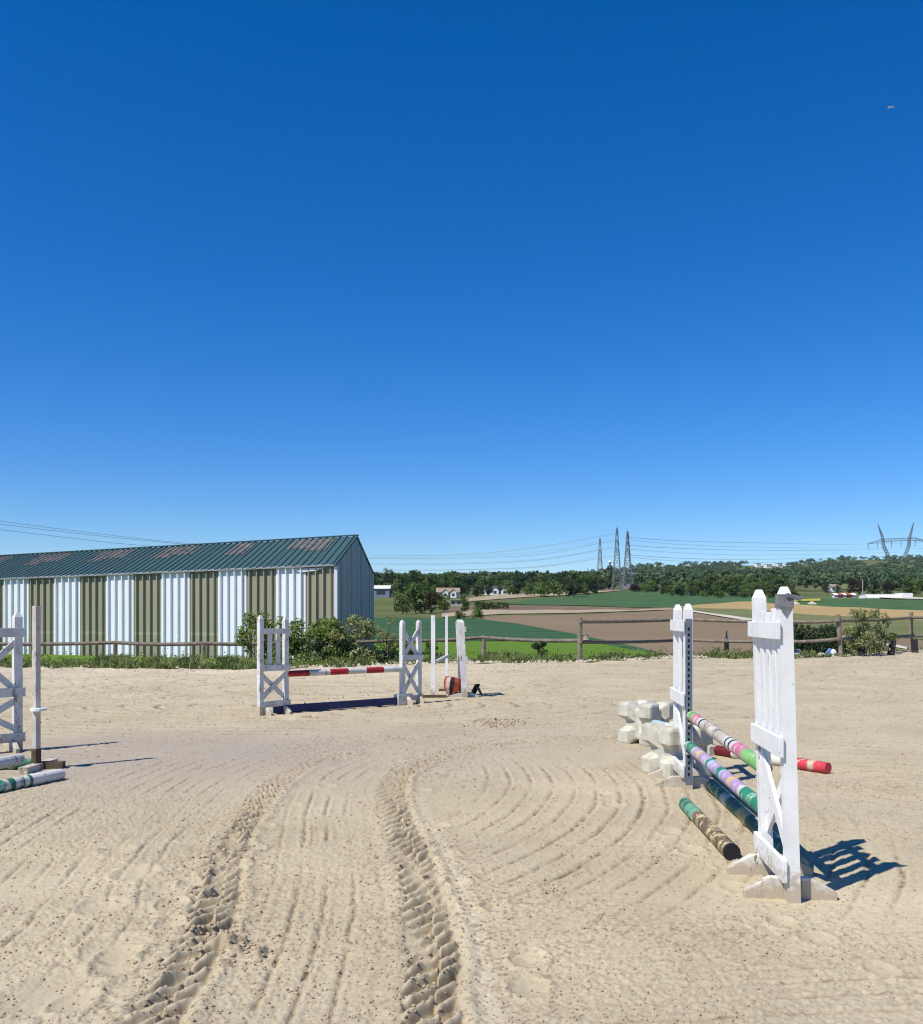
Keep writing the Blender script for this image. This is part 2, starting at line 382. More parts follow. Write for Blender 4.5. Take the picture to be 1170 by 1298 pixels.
field([(640, 765), (690, 758.5), (740, 755), (790, 749), (940, 755), (1000, 759), (1100, 760), (1700, 764)], [(640, 766.5), (690, 767.5), (740, 768), (790, 770), (862, 771), (940, 763), (1020, 768), (1170, 775), (1700, 790)], M['crop2'], lift=1, nx=90)
field([(862, 769.5), (940, 763), (1020, 768), (1170, 775), (1700, 790)], [(862, 771), (940, 773), (1020, 780), (1170, 787), (1700, 803)], M['ochre'], lift=2, nx=70)
field([(862, 771), (940, 773), (1020, 780), (1170, 787), (1700, 803)], [(862, 773), (940, 785), (1020, 797), (1170, 812), (1700, 825)], M['olive_field'], lift=3, nx=70)
field([(868, 773.6), (900, 778.4), (940, 784.2), (985, 789)], [(868, 775.4), (900, 780.6), (940, 787.2), (985, 792.4)], M['track'], 'farm_track', lift=6, nx=24, ny=3)
field([(1060, 808), (1100, 813.5), (1150, 822)], [(1060, 810), (1100, 816), (1150, 825)], M['track'], 'farm_track', lift=6, nx=24, ny=3)
field([(560, 763), (600, 758), (660, 752.5), (720, 749), (790, 747.5)], [(560, 768), (600, 762.5), (660, 758), (720, 755), (790, 749)], M['tan'], lift=2)
field([(1005, 761), (1040, 760.4)], [(1005, 763.4), (1040, 763)], M['rape'], lift=5, nx=12, ny=4)
field([(1020, 733), (1060, 737), (1095, 738)], [(1020, 739), (1060, 747), (1095, 748)], M['olive_field'], lift=3)
field([(1120, 737), (1150, 736), (1300, 738)], [(1120, 748), (1150, 749), (1300, 751)], M['olive_field'], lift=3)
field([(1100, 756.6), (1130, 758), (1200, 759.5), (1400, 761)], [(1100, 757.8), (1130, 759.8), (1200, 761.7), (1400, 764)], M['track'], 'road', lift=6, nx=30, ny=3)

# ------------------------------------------------------------------ riding arena sand
EDGE = [(-900, 845), (0, 846.5), (300, 848.5), (430, 846), (500, 842), (735, 840), (870, 834), (1000, 836), (1100, 830), (1170, 824.5), (1900, 812)]
_ex, _ey = zip(*EDGE)
def poly_dist(x, y, pts):                         # distance along, signed offset and |distance| from a polyline
    best = np.full(x.shape, 1e9); S = np.zeros_like(x); O = np.zeros_like(x); s0 = 0
    for (ax, ay), (bx, by) in zip(pts[:-1], pts[1:]):
        dx, dy = bx-ax, by-ay; L = math.hypot(dx, dy)
        u = np.clip(((x-ax)*dx+(y-ay)*dy)/(L*L), 0, 1)
        d = np.hypot(x-ax-u*dx, y-ay-u*dy); k = d < best
        best = np.where(k, d, best); S = np.where(k, s0+u*L, S)
        O = np.where(k, ((x-ax)*dy-(y-ay)*dx)/L, O); s0 += L
    return S, np.where(O < 0, -best, best), best
def smooth_path(px):
    w = [G(a, b) for a, b in px]; out = []
    for i in range(len(w)-1):
        p0 = w[max(i-1, 0)]; p1 = w[i]; p2 = w[i+1]; p3 = w[min(i+2, len(w)-1)]
        for k in range(5):
            t = k/5; q = .5*((2*p1)+(-p0+p2)*t+(2*p0-5*p1+4*p2-p3)*t*t+(-p0+3*p1-3*p2+p3)*t**3); out.append((q.x, q.y))
    out.append((w[-1].x, w[-1].y)); return out
TR = smooth_path([(558, 1420), (550, 1298), (548, 1220), (541, 1150), (526, 1095), (510, 1050), (498, 1015), (505, 985), (545, 964), (610, 947), (720, 938), (850, 934)])
TL = smooth_path([(120, 1420), (190, 1298), (238, 1230), (268, 1165), (283, 1100), (305, 1050), (340, 1005), (385, 972), (440, 955)])
FOOT = [(62, 1262, .17), (145, 1203, .14), (172, 1108, .12), (150, 1078, .10), (128, 1150, .11), (205, 1132, .12)]
_hr = random.Random(5)
for (ax, ay), (bx, by), n_ in (((60, 1290), (420, 985), 11), ((690, 1290), (470, 900), 9), ((1130, 1250), (700, 960), 10), ((1080, 900), (640, 870), 7)):
    for k in range(n_):                            # lines of hoof prints
        f = (k+_hr.random()*.5)/n_; y = ay+(by-ay)*f**.8; x = ax+(bx-ax)*f**.8+_hr.uniform(-22, 22)*(y-780)/400; FOOT.append((x, y, _hr.uniform(.065, .09)))
CLODS = [(290, 1203, .10), (268, 1190, .08), (325, 1215, .07), (280, 1085, .10), (700, 1130, .08), (615, 915, .25)]
def sand_height(X, Y):
    w = fbm(X*.9, Y*.9, 3, 2)-.5
    z = .03*(fbm(X*.45, Y*.45, 1, 3)-.5)
    near = np.clip(1.6-Y/11, .15, 1)
    patch = np.clip((fbm(X*.8, Y*.8, 21, 3)-.34)*3.2, .12, 1)     # rough and smooth areas
    z += .008*(fbm(X*7, Y*7, 5, 3)-.5)*patch
    g = fbm(X*26, Y*26, 8, 2)
    g2 = fbm(X*60, Y*60, 12, 2); g3 = fbm(X*33, Y*33, 14, 2)
    grain = (.007*np.maximum(g-.57, 0)+.018*np.maximum(g3-.58, 0)+.015*(g2-.5))
    z += grain*near*(.35+.65*patch)*(.6+.05*Y)
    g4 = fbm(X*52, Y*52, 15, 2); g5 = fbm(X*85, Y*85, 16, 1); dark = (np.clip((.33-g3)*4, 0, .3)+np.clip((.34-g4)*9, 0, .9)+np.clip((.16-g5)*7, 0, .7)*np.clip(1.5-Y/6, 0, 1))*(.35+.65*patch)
    # tyre tracks
    mask = np.zeros_like(X)
    offs = []
    for pts, wd, seed in ((TR, .225, 1), (TL, .225, 2)):
        S, O, D = poly_dist(X, Y, pts); offs.append((S, O, D))
        jit = .05*(fbm(X*3, Y*3, 30+seed, 2)-.5); t = (O+jit)/(wd/2)         # -1..1 inside
        ins = np.clip((1.08-np.abs(t))*5, 0, 1)
        strength = np.clip(.75+2.4*(fbm(S*1.5+t*.6, t*.8+seed, 40+seed, 3)-.42), .22, 1.25)
        pitch = .15
        wv = fbm(X*5, Y*5, 50+seed, 2)-.5
        left = t < .16+.2*wv
        ph = np.where(left, S/pitch-.95*t-.15*t*t, S/pitch+.5-.90*t)+.42*wv
        kk = np.floor(ph); fr = ph-kk
        lug = .70+.45*vnoise(kk*1.7+seed, np.where(left, 0., 9.)+kk*0, 55+seed)       # every lug pressed a little differently
        bar = np.where(fr < .38, fr/.38, np.clip((1-fr)/.62, 0, 1)); bar = np.clip(bar*1.5-.38, 0, 1); bar = bar*bar*(3-2*bar)
        fade = np.where(left, np.clip((t+1.15)/.5, .1, 1), np.clip((1.08-t)/.35, .1, 1))
        crumb = (fbm(X*22, Y*22, 60+seed, 2)-.5)+.5*(fbm(X*45, Y*45, 61+seed, 2)-.5)
        inner = -.026*fade+.054*bar*lug*fade+.016*crumb
        z = z*(1-ins)+ins*(.4*z+inner*strength)
        rim = np.exp(-((np.abs(t)-1.35)/.28)**2)
        z += .010*rim*np.where(t > 0, 1.3, .6)*(.6+.8*fbm(X*8, Y*8, 71, 2))
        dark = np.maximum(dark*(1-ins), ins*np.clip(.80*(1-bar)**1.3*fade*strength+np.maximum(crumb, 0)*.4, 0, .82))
        mask = np.maximum(mask, ins)
    # harrow grooves: lines running beside the tracks and arcs on the right
    (S1, O1, D1), (S2, O2, D2) = offs
    wob = .05*(fbm(X*1.7, Y*1.7, 80, 3)-.5)
    cR = np.hypot(X+4.4, Y-8.7)
    def groove(u, sp, seed):
        k = np.floor(u/sp); f = np.abs(u/sp-k-.5)*2                        # 0 at groove centre
        st = vnoise(k*3.7+seed, k*0+.5, seed)*.8+.2
        return np.exp(-(f/.14)**2)*st, np.exp(-((f-.42)/.2)**2)*st
    regR = np.clip((O1-.25)/.35, 0, 1)*np.clip((Y-4.4)/.9, 0, 1)*np.clip((11.2-Y)/1.2, 0, 1)*np.clip((3.3-X)/.8, 0, 1)
    regM = np.clip((-O1-.16)*5, 0, 1)*np.clip((O2-.16)*5, 0, 1)*np.clip((11.5-Y)/1.5, 0, 1)
    regL = np.clip((-O2-.2)*4, 0, 1)*np.clip((11-Y)/1.5, 0, 1)*np.clip((2.4+O2)/.6, 0, 1)
    regLL = np.clip((-O2-2.0)/.5, 0, 1)*np.clip((13-Y)/2, 0, 1)
    cF = np.hypot((X+2.6)*.55, Y-15.5); regF = np.clip((Y-11)/1.5, 0, 1)*np.clip((25-Y)/4, 0, 1)*np.clip((3.2-X)/2, 0, 1)
    regX = np.clip((X-2.6)/1.2, 0, 1)
    regB = np.clip((O1-.3)/.3, 0, 1)*np.clip((4.6-Y)/.7, 0, 1)
    cX = np.hypot(X-3.9, (Y-8.2)*.8)
    for reg, u, sp, seed, amp in ((regR, cR+wob, .19, 91, 1.15), (regM, -O1+wob, .15, 92, 1.0), (regL, -O2+wob*1.6, .16, 93, 1.1),
                                  (regLL, Y+.32*X+wob*2, .21, 96, 1.0), (regF, cF+wob*1.5, .30, 94, 2.3), (regX, cX+wob, .24, 95, 1.0), (regB, Y-.10*X+wob*1.4, .15, 101, 1.1)):
        a, b = groove(u, sp, seed)
        brk = np.clip((fbm(X*1.6, Y*1.6, 97+seed, 3)-.30)*4, 0, 1)*(.6+.7*vnoise(X*9, Y*9, 105+seed))*reg*amp*(1-mask)
        z += (-.014*a+.004*b+.05*a*np.maximum(fbm(X*24, Y*24, 99, 2)-.45, 0))*brk*(1+.05*Y)
        sp_n = np.clip((fbm(X*20, Y*20, 98, 2)-.44)*5, 0, 1)
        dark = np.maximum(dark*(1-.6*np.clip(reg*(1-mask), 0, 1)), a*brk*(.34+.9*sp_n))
    for fx, fy, r in FOOT:
        p = G(fx, fy); d = np.hypot((X-p.x)*1.0, (Y-p.y)*.75)/r
        k = np.clip(1.25-d, 0, 1)
        z = z*(1-k*.8)-.012*np.clip(1.1-d, 0, 1)+.008*np.exp(-((d-1.15)/.2)**2); dark *= (1-k)
    for fx, fy, r in CLODS:
        p = G(fx, fy); d = np.hypot(X-p.x, (Y-p.y)*.8)/r
        k = np.exp(-d*d); n = fbm(X*17, Y*17, 120, 2)
        z += k*.055*np.maximum(n-.42, 0)*4*.5; dark = np.maximum(dark, k*np.clip((n-.45)*3, 0, .5))
    # low ridge of sand in front of the blue plank
    a = G(375, 911); b = G(505, 899); S, O, D = poly_dist(X, Y, [(a.x, a.y), (b.x, b.y)])
    z += .05*np.exp(-(D/.10)**2)
    damp = np.clip((fbm(X*.28+.4*w, Y*.22, 130, 3)-.42)*2.2, 0, .35)
    q = G(230, 955); e = ((X-q.x)/3.4)**2+((Y-q.y)/2.0)**2
    damp = np.clip(damp*.6+np.exp(-e*1.1)*(.8+.9*w), 0, .9)
    pale = np.clip((Y-19)/6, 0, 1)*np.clip((3-X)/4, 0, 1)*(.55+.6*w)
    q = G(1150, 1140); pale = np.maximum(pale, .5*np.exp(-(((X-q.x)/.9)**2+((Y-q.y)/.35)**2))*(fbm(X*5, Y*5, 140, 3)+.2))
    S1b = np.exp(-((O1/(.225/2)-1.8)/.5)**2)*np.clip((9-Y)/3, 0, 1)*.45; pale = np.maximum(pale, S1b)
    return z, np.clip(damp, 0, 1), np.clip(dark, 0, .8), np.clip(pale, 0, .9)
def make_sand():
    rows = np.concatenate([np.linspace(1400, 1302, 40), np.arange(1301, 960, -1.05), np.arange(960, 870, -.75), np.arange(870, 806, -.8)])
    cols = np.linspace(-190, 1360, 1010)
    Rw, Cl = np.meshgrid(rows, cols, indexing='ij')
    D = CZ*F/(Rw-HY); X = (Cl-CX)/F*D; Y = D
    Z, damp, dark, pale = sand_height(X, Y)
    ex = np.interp(Cl, _ex, _ey)+1.6*(fbm(Cl*.06, Cl*0, 150, 3)-.5)*2
    past = np.clip((ex-Rw)/2.5, 0, 1); lim = CZ*F/(ex-HY); over = np.clip((Y-lim)/1.2, 0, 1)
    Z = Z-.75*over*over*(3-2*over)
    Z += .05*np.exp(-((Y-lim+.5)/.5)**2)*fbm(X*1.5, Y*1.5, 160, 3)
    edge = np.minimum(np.minimum(np.arange(len(rows))[:, None]/20., 1), np.minimum(np.arange(len(cols))[None, :]/25., (len(cols)-1-np.arange(len(cols)))[None, :]/25.))
    Z = np.where(over > 0, Z, Z*np.clip(edge, 0, 1))
    V = np.stack([X, Y, Z], -1).reshape(-1, 3)
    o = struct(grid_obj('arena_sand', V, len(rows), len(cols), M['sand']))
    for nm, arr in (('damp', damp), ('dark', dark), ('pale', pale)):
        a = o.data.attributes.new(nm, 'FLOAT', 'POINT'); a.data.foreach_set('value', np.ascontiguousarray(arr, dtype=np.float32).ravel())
    # the rest of the arena around and behind
    f0, f1 = rows[0], 836.0
    a = G(cols[0], f0); b = G(cols[-1], f0); c = G(cols[-1], f1); d = G(cols[0], f1)
    mb = MB()
    mb.add([(-30, -20, 0), (30, -20, 0), b, a], [(0, 1, 2, 3)])
    mb.add([(30, -20, 0), (30, c.y, 0), c, b], [(0, 1, 2, 3)])
    mb.add([(-30, -20, 0), a, d, (-30, d.y, 0)], [(0, 1, 2, 3)])
    struct(mb.build('arena_surround', M['sand']))
    return X, Y, Z
SX, SY, SZ = make_sand()
def sand_z(x, y):
    z = sand_height(np.array([x]), np.array([y]))[0]; return float(z[0])
def make_clods():
    ico = []
    p = (1+5**.5)/2
    iv = np.array([(-1, p, 0), (1, p, 0), (-1, -p, 0), (1, -p, 0), (0, -1, p), (0, 1, p), (0, -1, -p), (0, 1, -p), (p, 0, -1), (p, 0, 1), (-p, 0, -1), (-p, 0, 1)])/1.9
    it = [(0, 11, 5), (0, 5, 1), (0, 1, 7), (0, 7, 10), (0, 10, 11), (1, 5, 9), (5, 11, 4), (11, 10, 2), (10, 7, 6), (7, 1, 8), (3, 9, 4), (3, 4, 2), (3, 2, 6), (3, 6, 8), (3, 8, 9), (4, 9, 5), (2, 4, 11), (6, 2, 10), (8, 6, 7), (9, 8, 1)]
    pts = []
    for _ in range(15000):
        y = 1300-430*nr.rand()**1.1; x = nr.uniform(-120, 1290); q = G(x, y)
        if vnoise(np.array([q.x*1.4]), np.array([q.y*1.4]), 77)[0] < .8*nr.rand(): continue
        pts.append((q.x, q.y, (.0028+.006*nr.rand()**2.2)*(.75+.07*q.y)))
    for path in (TR, TL):
        for _ in range(700):
            i = nr.randint(0, len(path)-8); o = nr.normal(0, .12); q = path[i]
            r = .004+.010*nr.rand()**3; pts.append((q[0]+o, q[1]+nr.uniform(-.1, .1), r))
    for fx, fy, rr in CLODS:
        c = G(fx, fy)
        for _ in range(40):
            r = .004+.011*nr.rand()**2; pts.append((c.x+nr.normal(0, rr), c.y+nr.normal(0, rr*1.2), r*(1+.04*c.y)))
    for cx, cy, sx_, sy_, n in ((633, 918, 22, 3, 120), (830, 965, 10, 4, 40), (400, 880, 90, 8, 60)):
        for _ in range(n):
            q = G(cx+nr.normal(0, sx_), cy+nr.normal(0, sy_)); pts.append((q.x, q.y, nr.uniform(.008, .028)))
    A = np.array(pts); zz = sand_height(A[:, 0], A[:, 1])[0]; n = len(A)
    sc = nr.uniform(.6, 1.3, (n, 12, 3))*A[:, 2][:, None, None]
    V = iv[None]*sc; V[:, :, 2] *= .7
    V += np.stack([A[:, 0], A[:, 1], zz+A[:, 2]*.2], 1)[:, None, :]
    Fc = (np.array(it)[None]+(np.arange(n)*12)[:, None, None]).reshape(-1, 3)
    me = bpy.data.meshes.new('sand_clods'); me.vertices.add(n*12); me.vertices.foreach_set('co', V.astype(np.float32).ravel())
    me.loops.add(len(Fc)*3); me.loops.foreach_set('vertex_index', Fc.astype(np.int32).ravel())
    me.polygons.add(len(Fc)); me.polygons.foreach_set('loop_start', np.arange(0, len(Fc)*3, 3, dtype=np.int32)); me.materials.append(M['clod']); me.update(calc_edges=True)
    o = bpy.data.objects.new('sand_clods', me); COL.objects.link(o); struct(o, 'stuff')
make_clods()
# verge: strip of earth between the sand and the fence
def edge_pt(x): return G(x, float(np.interp(x, _ex, _ey)))
def make_verge():
    xs = np.linspace(-500, 1600, 420); V = []
    for x in xs:
        p = edge_pt(x)
        for j in range(12):
            t = j/11; d = p.y*(1+0)+(-.1+t*7.0); X = (x-CX)/F*d
            n = float(fbm(np.array([X*1.3]), np.array([d*1.3]), 170, 3)[0])
            z = -.10+.22*n*math.sin(min(1, t*3.2)*math.pi*.5)-(.05 if j == 0 else 0)-.42*max(0, t-.45)/.55
            V.append((X, d, z))
    struct(grid_obj('verge', np.array(V), len(xs), 12, M['verge']))
make_verge()

# ------------------------------------------------------------------ barn
BA = Vector((-4.88, 36.0, -.35)); BW = Vector((-.904, .428, 0)).normalized(); BG = Vector((.62, 9.0, 0))
EAVE, RIDGE = 3.50, 4.93
def wall_hit(x):                                  # distance along the front wall of a photo column
    k = (x-CX)/F; return (k*BA.y-BA.x)/(BW.x-k*BW.y)
def ribbed(mb, o, u, width, z0, z1, nrm, n=4, depth=.035, top=None):
    # trapezoid ribs running up the sheet; o origin on the wall, u along it
    xs = [(0, 0)]
    for k in range(n):
        c = (k+.5)/n*width if n > 1 else width/2
        xs += [(c-.045, 0), (c-.03, depth), (c+.015, depth), (c+.045, 0)]
    xs.append((width, 0)); vs = []; fs = []
    for s_, dp in xs:
        for z in (z0, top(s_) if top else z1): vs.append(o+u*s_+nrm*dp+Vector((0, 0, z)))
    for i in range(len(xs)-1): fs.append((2*i, 2*i+2, 2*i+3, 2*i+1))
    mb.add(vs, fs)
barn = thing('barn', 'long barn of white and olive striped sheets with rusty teal roof behind the fence', 'barn', BA)
bounds = [425, 388, 350.5, 313, 277, 241, 205, 170, 135, 102.5, 69, 37, 5, -28, -62, -96, -131, -167, -203]
fn = Vector((-BW.y, BW.x, 0)); fn = fn if fn.y < 0 else -fn
base0 = Vector((BA.x, BA.y, 0))
for i, (xa, xb) in enumerate(zip(bounds[:-1], bounds[1:])):
    s0, s1 = wall_hit(xa), wall_hit(xb); mb = MB(); proud = .03 if i % 2 else .0
    ez = lambda s: EAVE-.012*s-.02
    ribbed(mb, base0+BW*s0+fn*proud, BW, s1-s0, -.5, 0, fn, 4, .115, (lambda s_, s0=s0: ez(s0+s_)))
    mb.build('olive_sheet' if i % 2 == 0 else 'white_sheet', M['sheet_olive'] if i % 2 == 0 else M['sheet_white'], barn)
LEN = wall_hit(bounds[-1])
gl = BG.length; gd = BG.normalized(); gn = Vector((gd.y, -gd.x, 0))
ng = 8
for k in range(ng):
    mb = MB(); s0 = gl*k/ng; w = gl/ng
    tp = lambda s_, s0=s0: (EAVE-.05+(RIDGE-EAVE)*(1-abs((s0+s_)/gl*2-1)))
    xs = [(0, 0), (w*.3, 0), (w*.3+.04, .03), (w*.3+.09, .03), (w*.3+.13, 0), (w*.5, 0), (w*.8, 0), (w*.8+.04, .03), (w*.8+.09, .03), (w*.8+.13, 0), (w, 0)]
    vs = []; fs = []
    for s_, dp in xs:
        for z in (-.5, tp(s_)): vs.append(base0+gd*(s0+s_)+gn*(dp+(.02 if k % 2 else 0))+Vector((0, 0, z)))
    for i in range(len(xs)-1): fs.append((2*i, 2*i+2, 2*i+3, 2*i+1))
    mb.add(vs, fs); mb.build('gable_sheet', M['sheet_gable'], barn)
# back wall, roof
mb = MB(); bb = base0+BG
mb.add([bb+Vector((0, 0, -.5)), bb+BW*LEN+Vector((0, 0, -.5)), bb+BW*LEN+Vector((0, 0, EAVE-.25)), bb+Vector((0, 0, EAVE-.05))], [(0, 1, 2, 3)])
mb.build('rear_wall', M['sheet_gable'], barn)
mb = MB(); q = base0+BW*(LEN-.02)
mb.add([q+Vector((0, 0, -.5)), q+BG+Vector((0, 0, -.5)), q+BG+Vector((0, 0, EAVE-.3)), q+BG*.5+Vector((0, 0, RIDGE-.3)), q+Vector((0, 0, EAVE-.3))], [(0, 1, 2, 3, 4)])
mb.build('end_wall', M['sheet_gable'], barn)
rs = 1.06; nroof = int(LEN/rs)+1
slope = (BG*.5+Vector((0, 0, RIDGE-EAVE)))
for side in (0, 1):
    e0 = base0+Vector((0, 0, EAVE)) if side == 0 else base0+BG+Vector((0, 0, EAVE))
    sl = slope if side == 0 else -BG*.5+Vector((0, 0, RIDGE-EAVE))
    un = BW.cross(sl).normalized(); un = un if un.z > 0 else -un
    low = e0-sl.normalized()*.22; top = e0+sl
    for k in range(nroof):
        mb = MB(); s0 = -.05+k*rs; lift = .012 if k % 2 else 0
        xs = [(0, 0)]
        for c in (rs*.17, rs*.5, rs*.83): xs += [(c-.06, 0), (c-.03, .05), (c+.03, .05), (c+.06, 0)]
        xs.append((rs+.02, 0)); vs = []; fs = []
        for s_, dp in xs:
            for p in (low, top): vs.append(p+BW*(s0+s_)+un*(dp+lift)+Vector((0, 0, -.012*(s0+s_))))
        for i in range(len(xs)-1): fs.append((2*i, 2*i+2, 2*i+3, 2*i+1))
        mb.add(vs, fs); mb.build('roof_sheet', M['roof'], barn)
        if side == 0 and k in (1, 2, 5, 8, 9, 12, 13, 16, 17, 20):
            mb = MB(); vs = []; fs = []
            for s_, dp in xs:
                for f_ in ((.50, .93) if k % 2 else (.62, .96)): vs.append(low.lerp(top, f_)+BW*(s0+s_)+un*(dp+lift+.02)+Vector((0, 0, -.012*(s0+s_))))
            for i in range(len(xs)-1): fs.append((2*i, 2*i+2, 2*i+3, 2*i+1))
            mb.add(vs, fs); mb.build('roof_light', M['rooflight'], barn)
top = base0+BG*.5+Vector((0, 0, RIDGE+.06))
MB().bar(top-BW*.06, top+BW*LEN+Vector((0, 0, -.012*LEN)), .22, .04).build('ridge_cap', M['roof'], barn)
e = base0+fn*.15+Vector((0, 0, EAVE-.06))
MB().bar(e-BW*.04, e+BW*LEN+Vector((0, 0, -.012*LEN)), .07, .07).build('gutter', M['zinc'], barn)
MB().bar(base0+fn*.05+gn*.05+Vector((0, 0, -.5)), base0+fn*.05+gn*.05+Vector((0, 0, EAVE-.12)), .12, .12, (0, 1, 0)).build('corner_trim', M['sheet_white'], barn)
for a, b in ((base0+Vector((0, 0, EAVE)), base0+BG*.5+Vector((0, 0, RIDGE+.02))), (base0+BG+Vector((0, 0, EAVE)), base0+BG*.5+Vector((0, 0, RIDGE+.02)))):
    MB().bar(a-BW*.04+Vector((0, 0, -.02)), b-BW*.04+Vector((0, 0, -.02)), .03, .09).build('verge_trim', M['roof'], barn)
f0 = base0+fn*.10+BW*.35+Vector((0, 0, EAVE-.2))
MB().add([f0+Vector((0, 0, .05)), f0+BW*.8+Vector((0, 0, .05)), f0+BW*1.5+Vector((0, 0, -.03)), f0+BW*1.2+Vector((0, 0, -.1)), f0+BW*.5+Vector((0, 0, -.06))], [(0, 1, 2, 3, 4)]).build('torn_flashing', M['sheet_white'], barn)

# ------------------------------------------------------------------ fence
def rail_pts(a, b, sag=.02, n=5): return [a.lerp(b, k/(n-1))+Vector((0, 0, -sag*math.sin(math.pi*k/(n-1)))) for k in range(n)]
fl = thing('fence', 'low weathered single rail fence running in front of the striped barn', 'fence', P(146, 836, 31))
LP = [(-260, 816.5, 839, 30.5), (-60, 816, 838, 30.8), (146, 815.5, 838, 31), (258, 816.5, 839, 30.5), (375, 815, 838, 30.6), (493, 813, 837, 31), (613, 809, 836, 31.6), (733, 813, 838, 30.6)]
for i, (x, yr, yb, d) in enumerate(LP[:-1]):
    a = P(x, yr, d)
    MB().tube([P(x, yb+8, d), Vector((a.x, a.y, a.z-.02))], .075, 8, jit=.06).build('post', M['post'], fl)
for (x0, y0, _, d0), (x1, y1, _, d1) in zip(LP[:-1], LP[1:]):
    MB().tube(rail_pts(P(x0, y0-1, d0), P(x1, y1-1, d1), .05), .06, 8, jit=.05).build('rail', M['rail'], fl)
fr = thing('fence', 'two rail wooden fence of grey round poles before the brown field', 'fence', P(735, 838, 30.5))
RP = [(735, 783, 838, 30.5, 788, 814), (868, 776, 828, 36.0, 785, 811), (1000, 784, 836, 34.0, 788, 813.5), (1062, 779, 834, 33.4, 787, 810), (1155, 776, 825, 38.5, 783, 806), (1330, 768, 822, 40, 781, 803)]
for i, (x, yt, yb, d, u, l) in enumerate(RP):
    if x != 1000: MB().tube([P(x+(5 if x == 1062 else 0), yb+8, d), P(x, yt, d)], .082, 9, jit=.05).build('post', M['post'], fr)
for a, b in zip(RP[:-1], RP[1:]):
    MB().tube(rail_pts(P(a[0], a[4], a[3]-.12), P(b[0], b[4], b[3]-.12), .03), .06, 8, jit=.05).build('rail', M['rail'], fr)
    MB().tube(rail_pts(P(a[0], a[5], a[3]-.12), P(b[0], b[5], b[3]-.12), .03), .06, 8, jit=.05).build('rail', M['rail'], fr)

# ------------------------------------------------------------------ jumps
Z1 = Vector((0, 0, 1))
def jump_standard(label, n_pt, f_pt, hn, hf, boards, upper, lower, mats, foot=.48, foot_h=.11, post_w=.085, group=None, strip=False, foot_mat=None, z_split=None, face=-1, lean=0.0, slats=3, slat_top=None):
    """n_pt / f_pt: ground points of the nearer and farther post; boards: (bottom, top) heights."""
    A = Vector((n_pt.x, n_pt.y, 0)); B = Vector((f_pt.x, f_pt.y, 0)); u = (B-A).normalized(); v = Vector((u.y, -u.x, 0))*1.0
    if v.x*face < 0: v = -v                       # boards go on the face whose normal points to face*x
    L = Vector((lean, 0, 0))
    root = thing('jump_standard', label, 'jump standard', (A+B)/2, group)
    m = mats; w = post_w; fm = foot_mat or M['foot']
    for p, h in ((A, hn), (B, hf)):
        mb = MB(); t = p+Z1*h+L*h
        mb.bar(p+Z1*.0-Z1*.03, t-Z1*.05, w, w, u)
        x0, y0 = v*w/2, u*w/2
        b0 = t-Z1*.05; b1 = t
        mb.add([b0-x0-y0, b0+x0-y0, b0+x0+y0, b0-x0+y0, b1-x0*.45-y0*.45, b1+x0*.45-y0*.45, b1+x0*.45+y0*.45, b1-x0*.45+y0*.45], [(0, 1, 5, 4), (1, 2, 6, 5), (2, 3, 7, 6), (3, 0, 4, 7), (4, 5, 6, 7)])
        mb.build('post', m, root, bevel=0)
        # foot: board across the wing, ends cut to a slope, with short brace
        mb = MB(); hl = foot/2; fh = foot_h
        prof = [v*-hl+Z1*-.03, v*hl+Z1*-.03, v*hl+Z1*fh*.35, v*(hl*.45)+Z1*fh, v*(-hl*.45)+Z1*fh, v*-hl+Z1*fh*.35]
        sgn = -1 if p is A else 1
        sgn = -sgn; off = u*(w/2+.005)*sgn
        mb.prism(prof, p+off, p+off+u*.045*sgn); mb.build('foot', fm, root, bevel=.006)
    def board(z0, z1, th=.024, push=0.0):
        o = v*(w/2+th/2+.002+push); e = u*(w*.75)
        zc = Z1*(z0+z1)/2
        MB().bar(A+o-e+zc+L*(z0+z1)/2, B+o+e+zc+L*(z0+z1)/2, th, z1-z0).build('board', m, root, bevel=.003)
    for z0, z1 in boards: board(z0, z1)
    def slat(t, z0, z1, wd=.075):
        c = A.lerp(B, t)+v*(w/2-.016)
        MB().bar(c+Z1*z0+L*z0, c+Z1*z1+L*z1, .022, wd, u).build('slat', m, root, bevel=.003)
    def diag(za, zb, k):
        c = v*(w/2-.02-.026*k)
        MB().bar(A+c+Z1*za+L*za, B+c+Z1*zb+L*zb, .022, .07).build('brace', m, root, bevel=.003)
    zs = sorted(boards)
    def zone(kind, z0, z1, top):
        if kind == 'slats':
            for k in range(slats): slat((k+1)/(slats+1), z0, top+rnd.uniform(-.02, .02))
        elif kind == 'x': diag(z0+.03, z1-.03, 0); diag(z1-.03, z0+.03, 1)
    lo, mid = zs[0], zs[1]; hi = zs[2] if len(zs) > 2 else (hn-.1, hn)
    zone(lower, lo[1], mid[0], mid[0]); zone(upper, mid[0]+.02, hi[0], slat_top or hi[0])
    if strip:                                      # slotted keyhole strip on the near post, facing the jump
        c = A-u*(w/2+.004); MB().bar(c+Z1*.05, c+Z1*(hn-.13), .055, .004, u).build('keyhole_strip', M['metal'], root)
        st = [o for o in root.children if o.name.startswith('keyhole_strip')][0]; first = None
        for k in range(int((hn-.3)/.05)):
            if first is None: q = c-u*.003+Z1*.12; first = MB().bar(q, q+Z1*.026, .016, .003, u).build('keyhole', M['hole'], st)
            else: o = first.copy(); COL.objects.link(o); o.parent = st; o.location = (0, 0, .05*k)
    return root
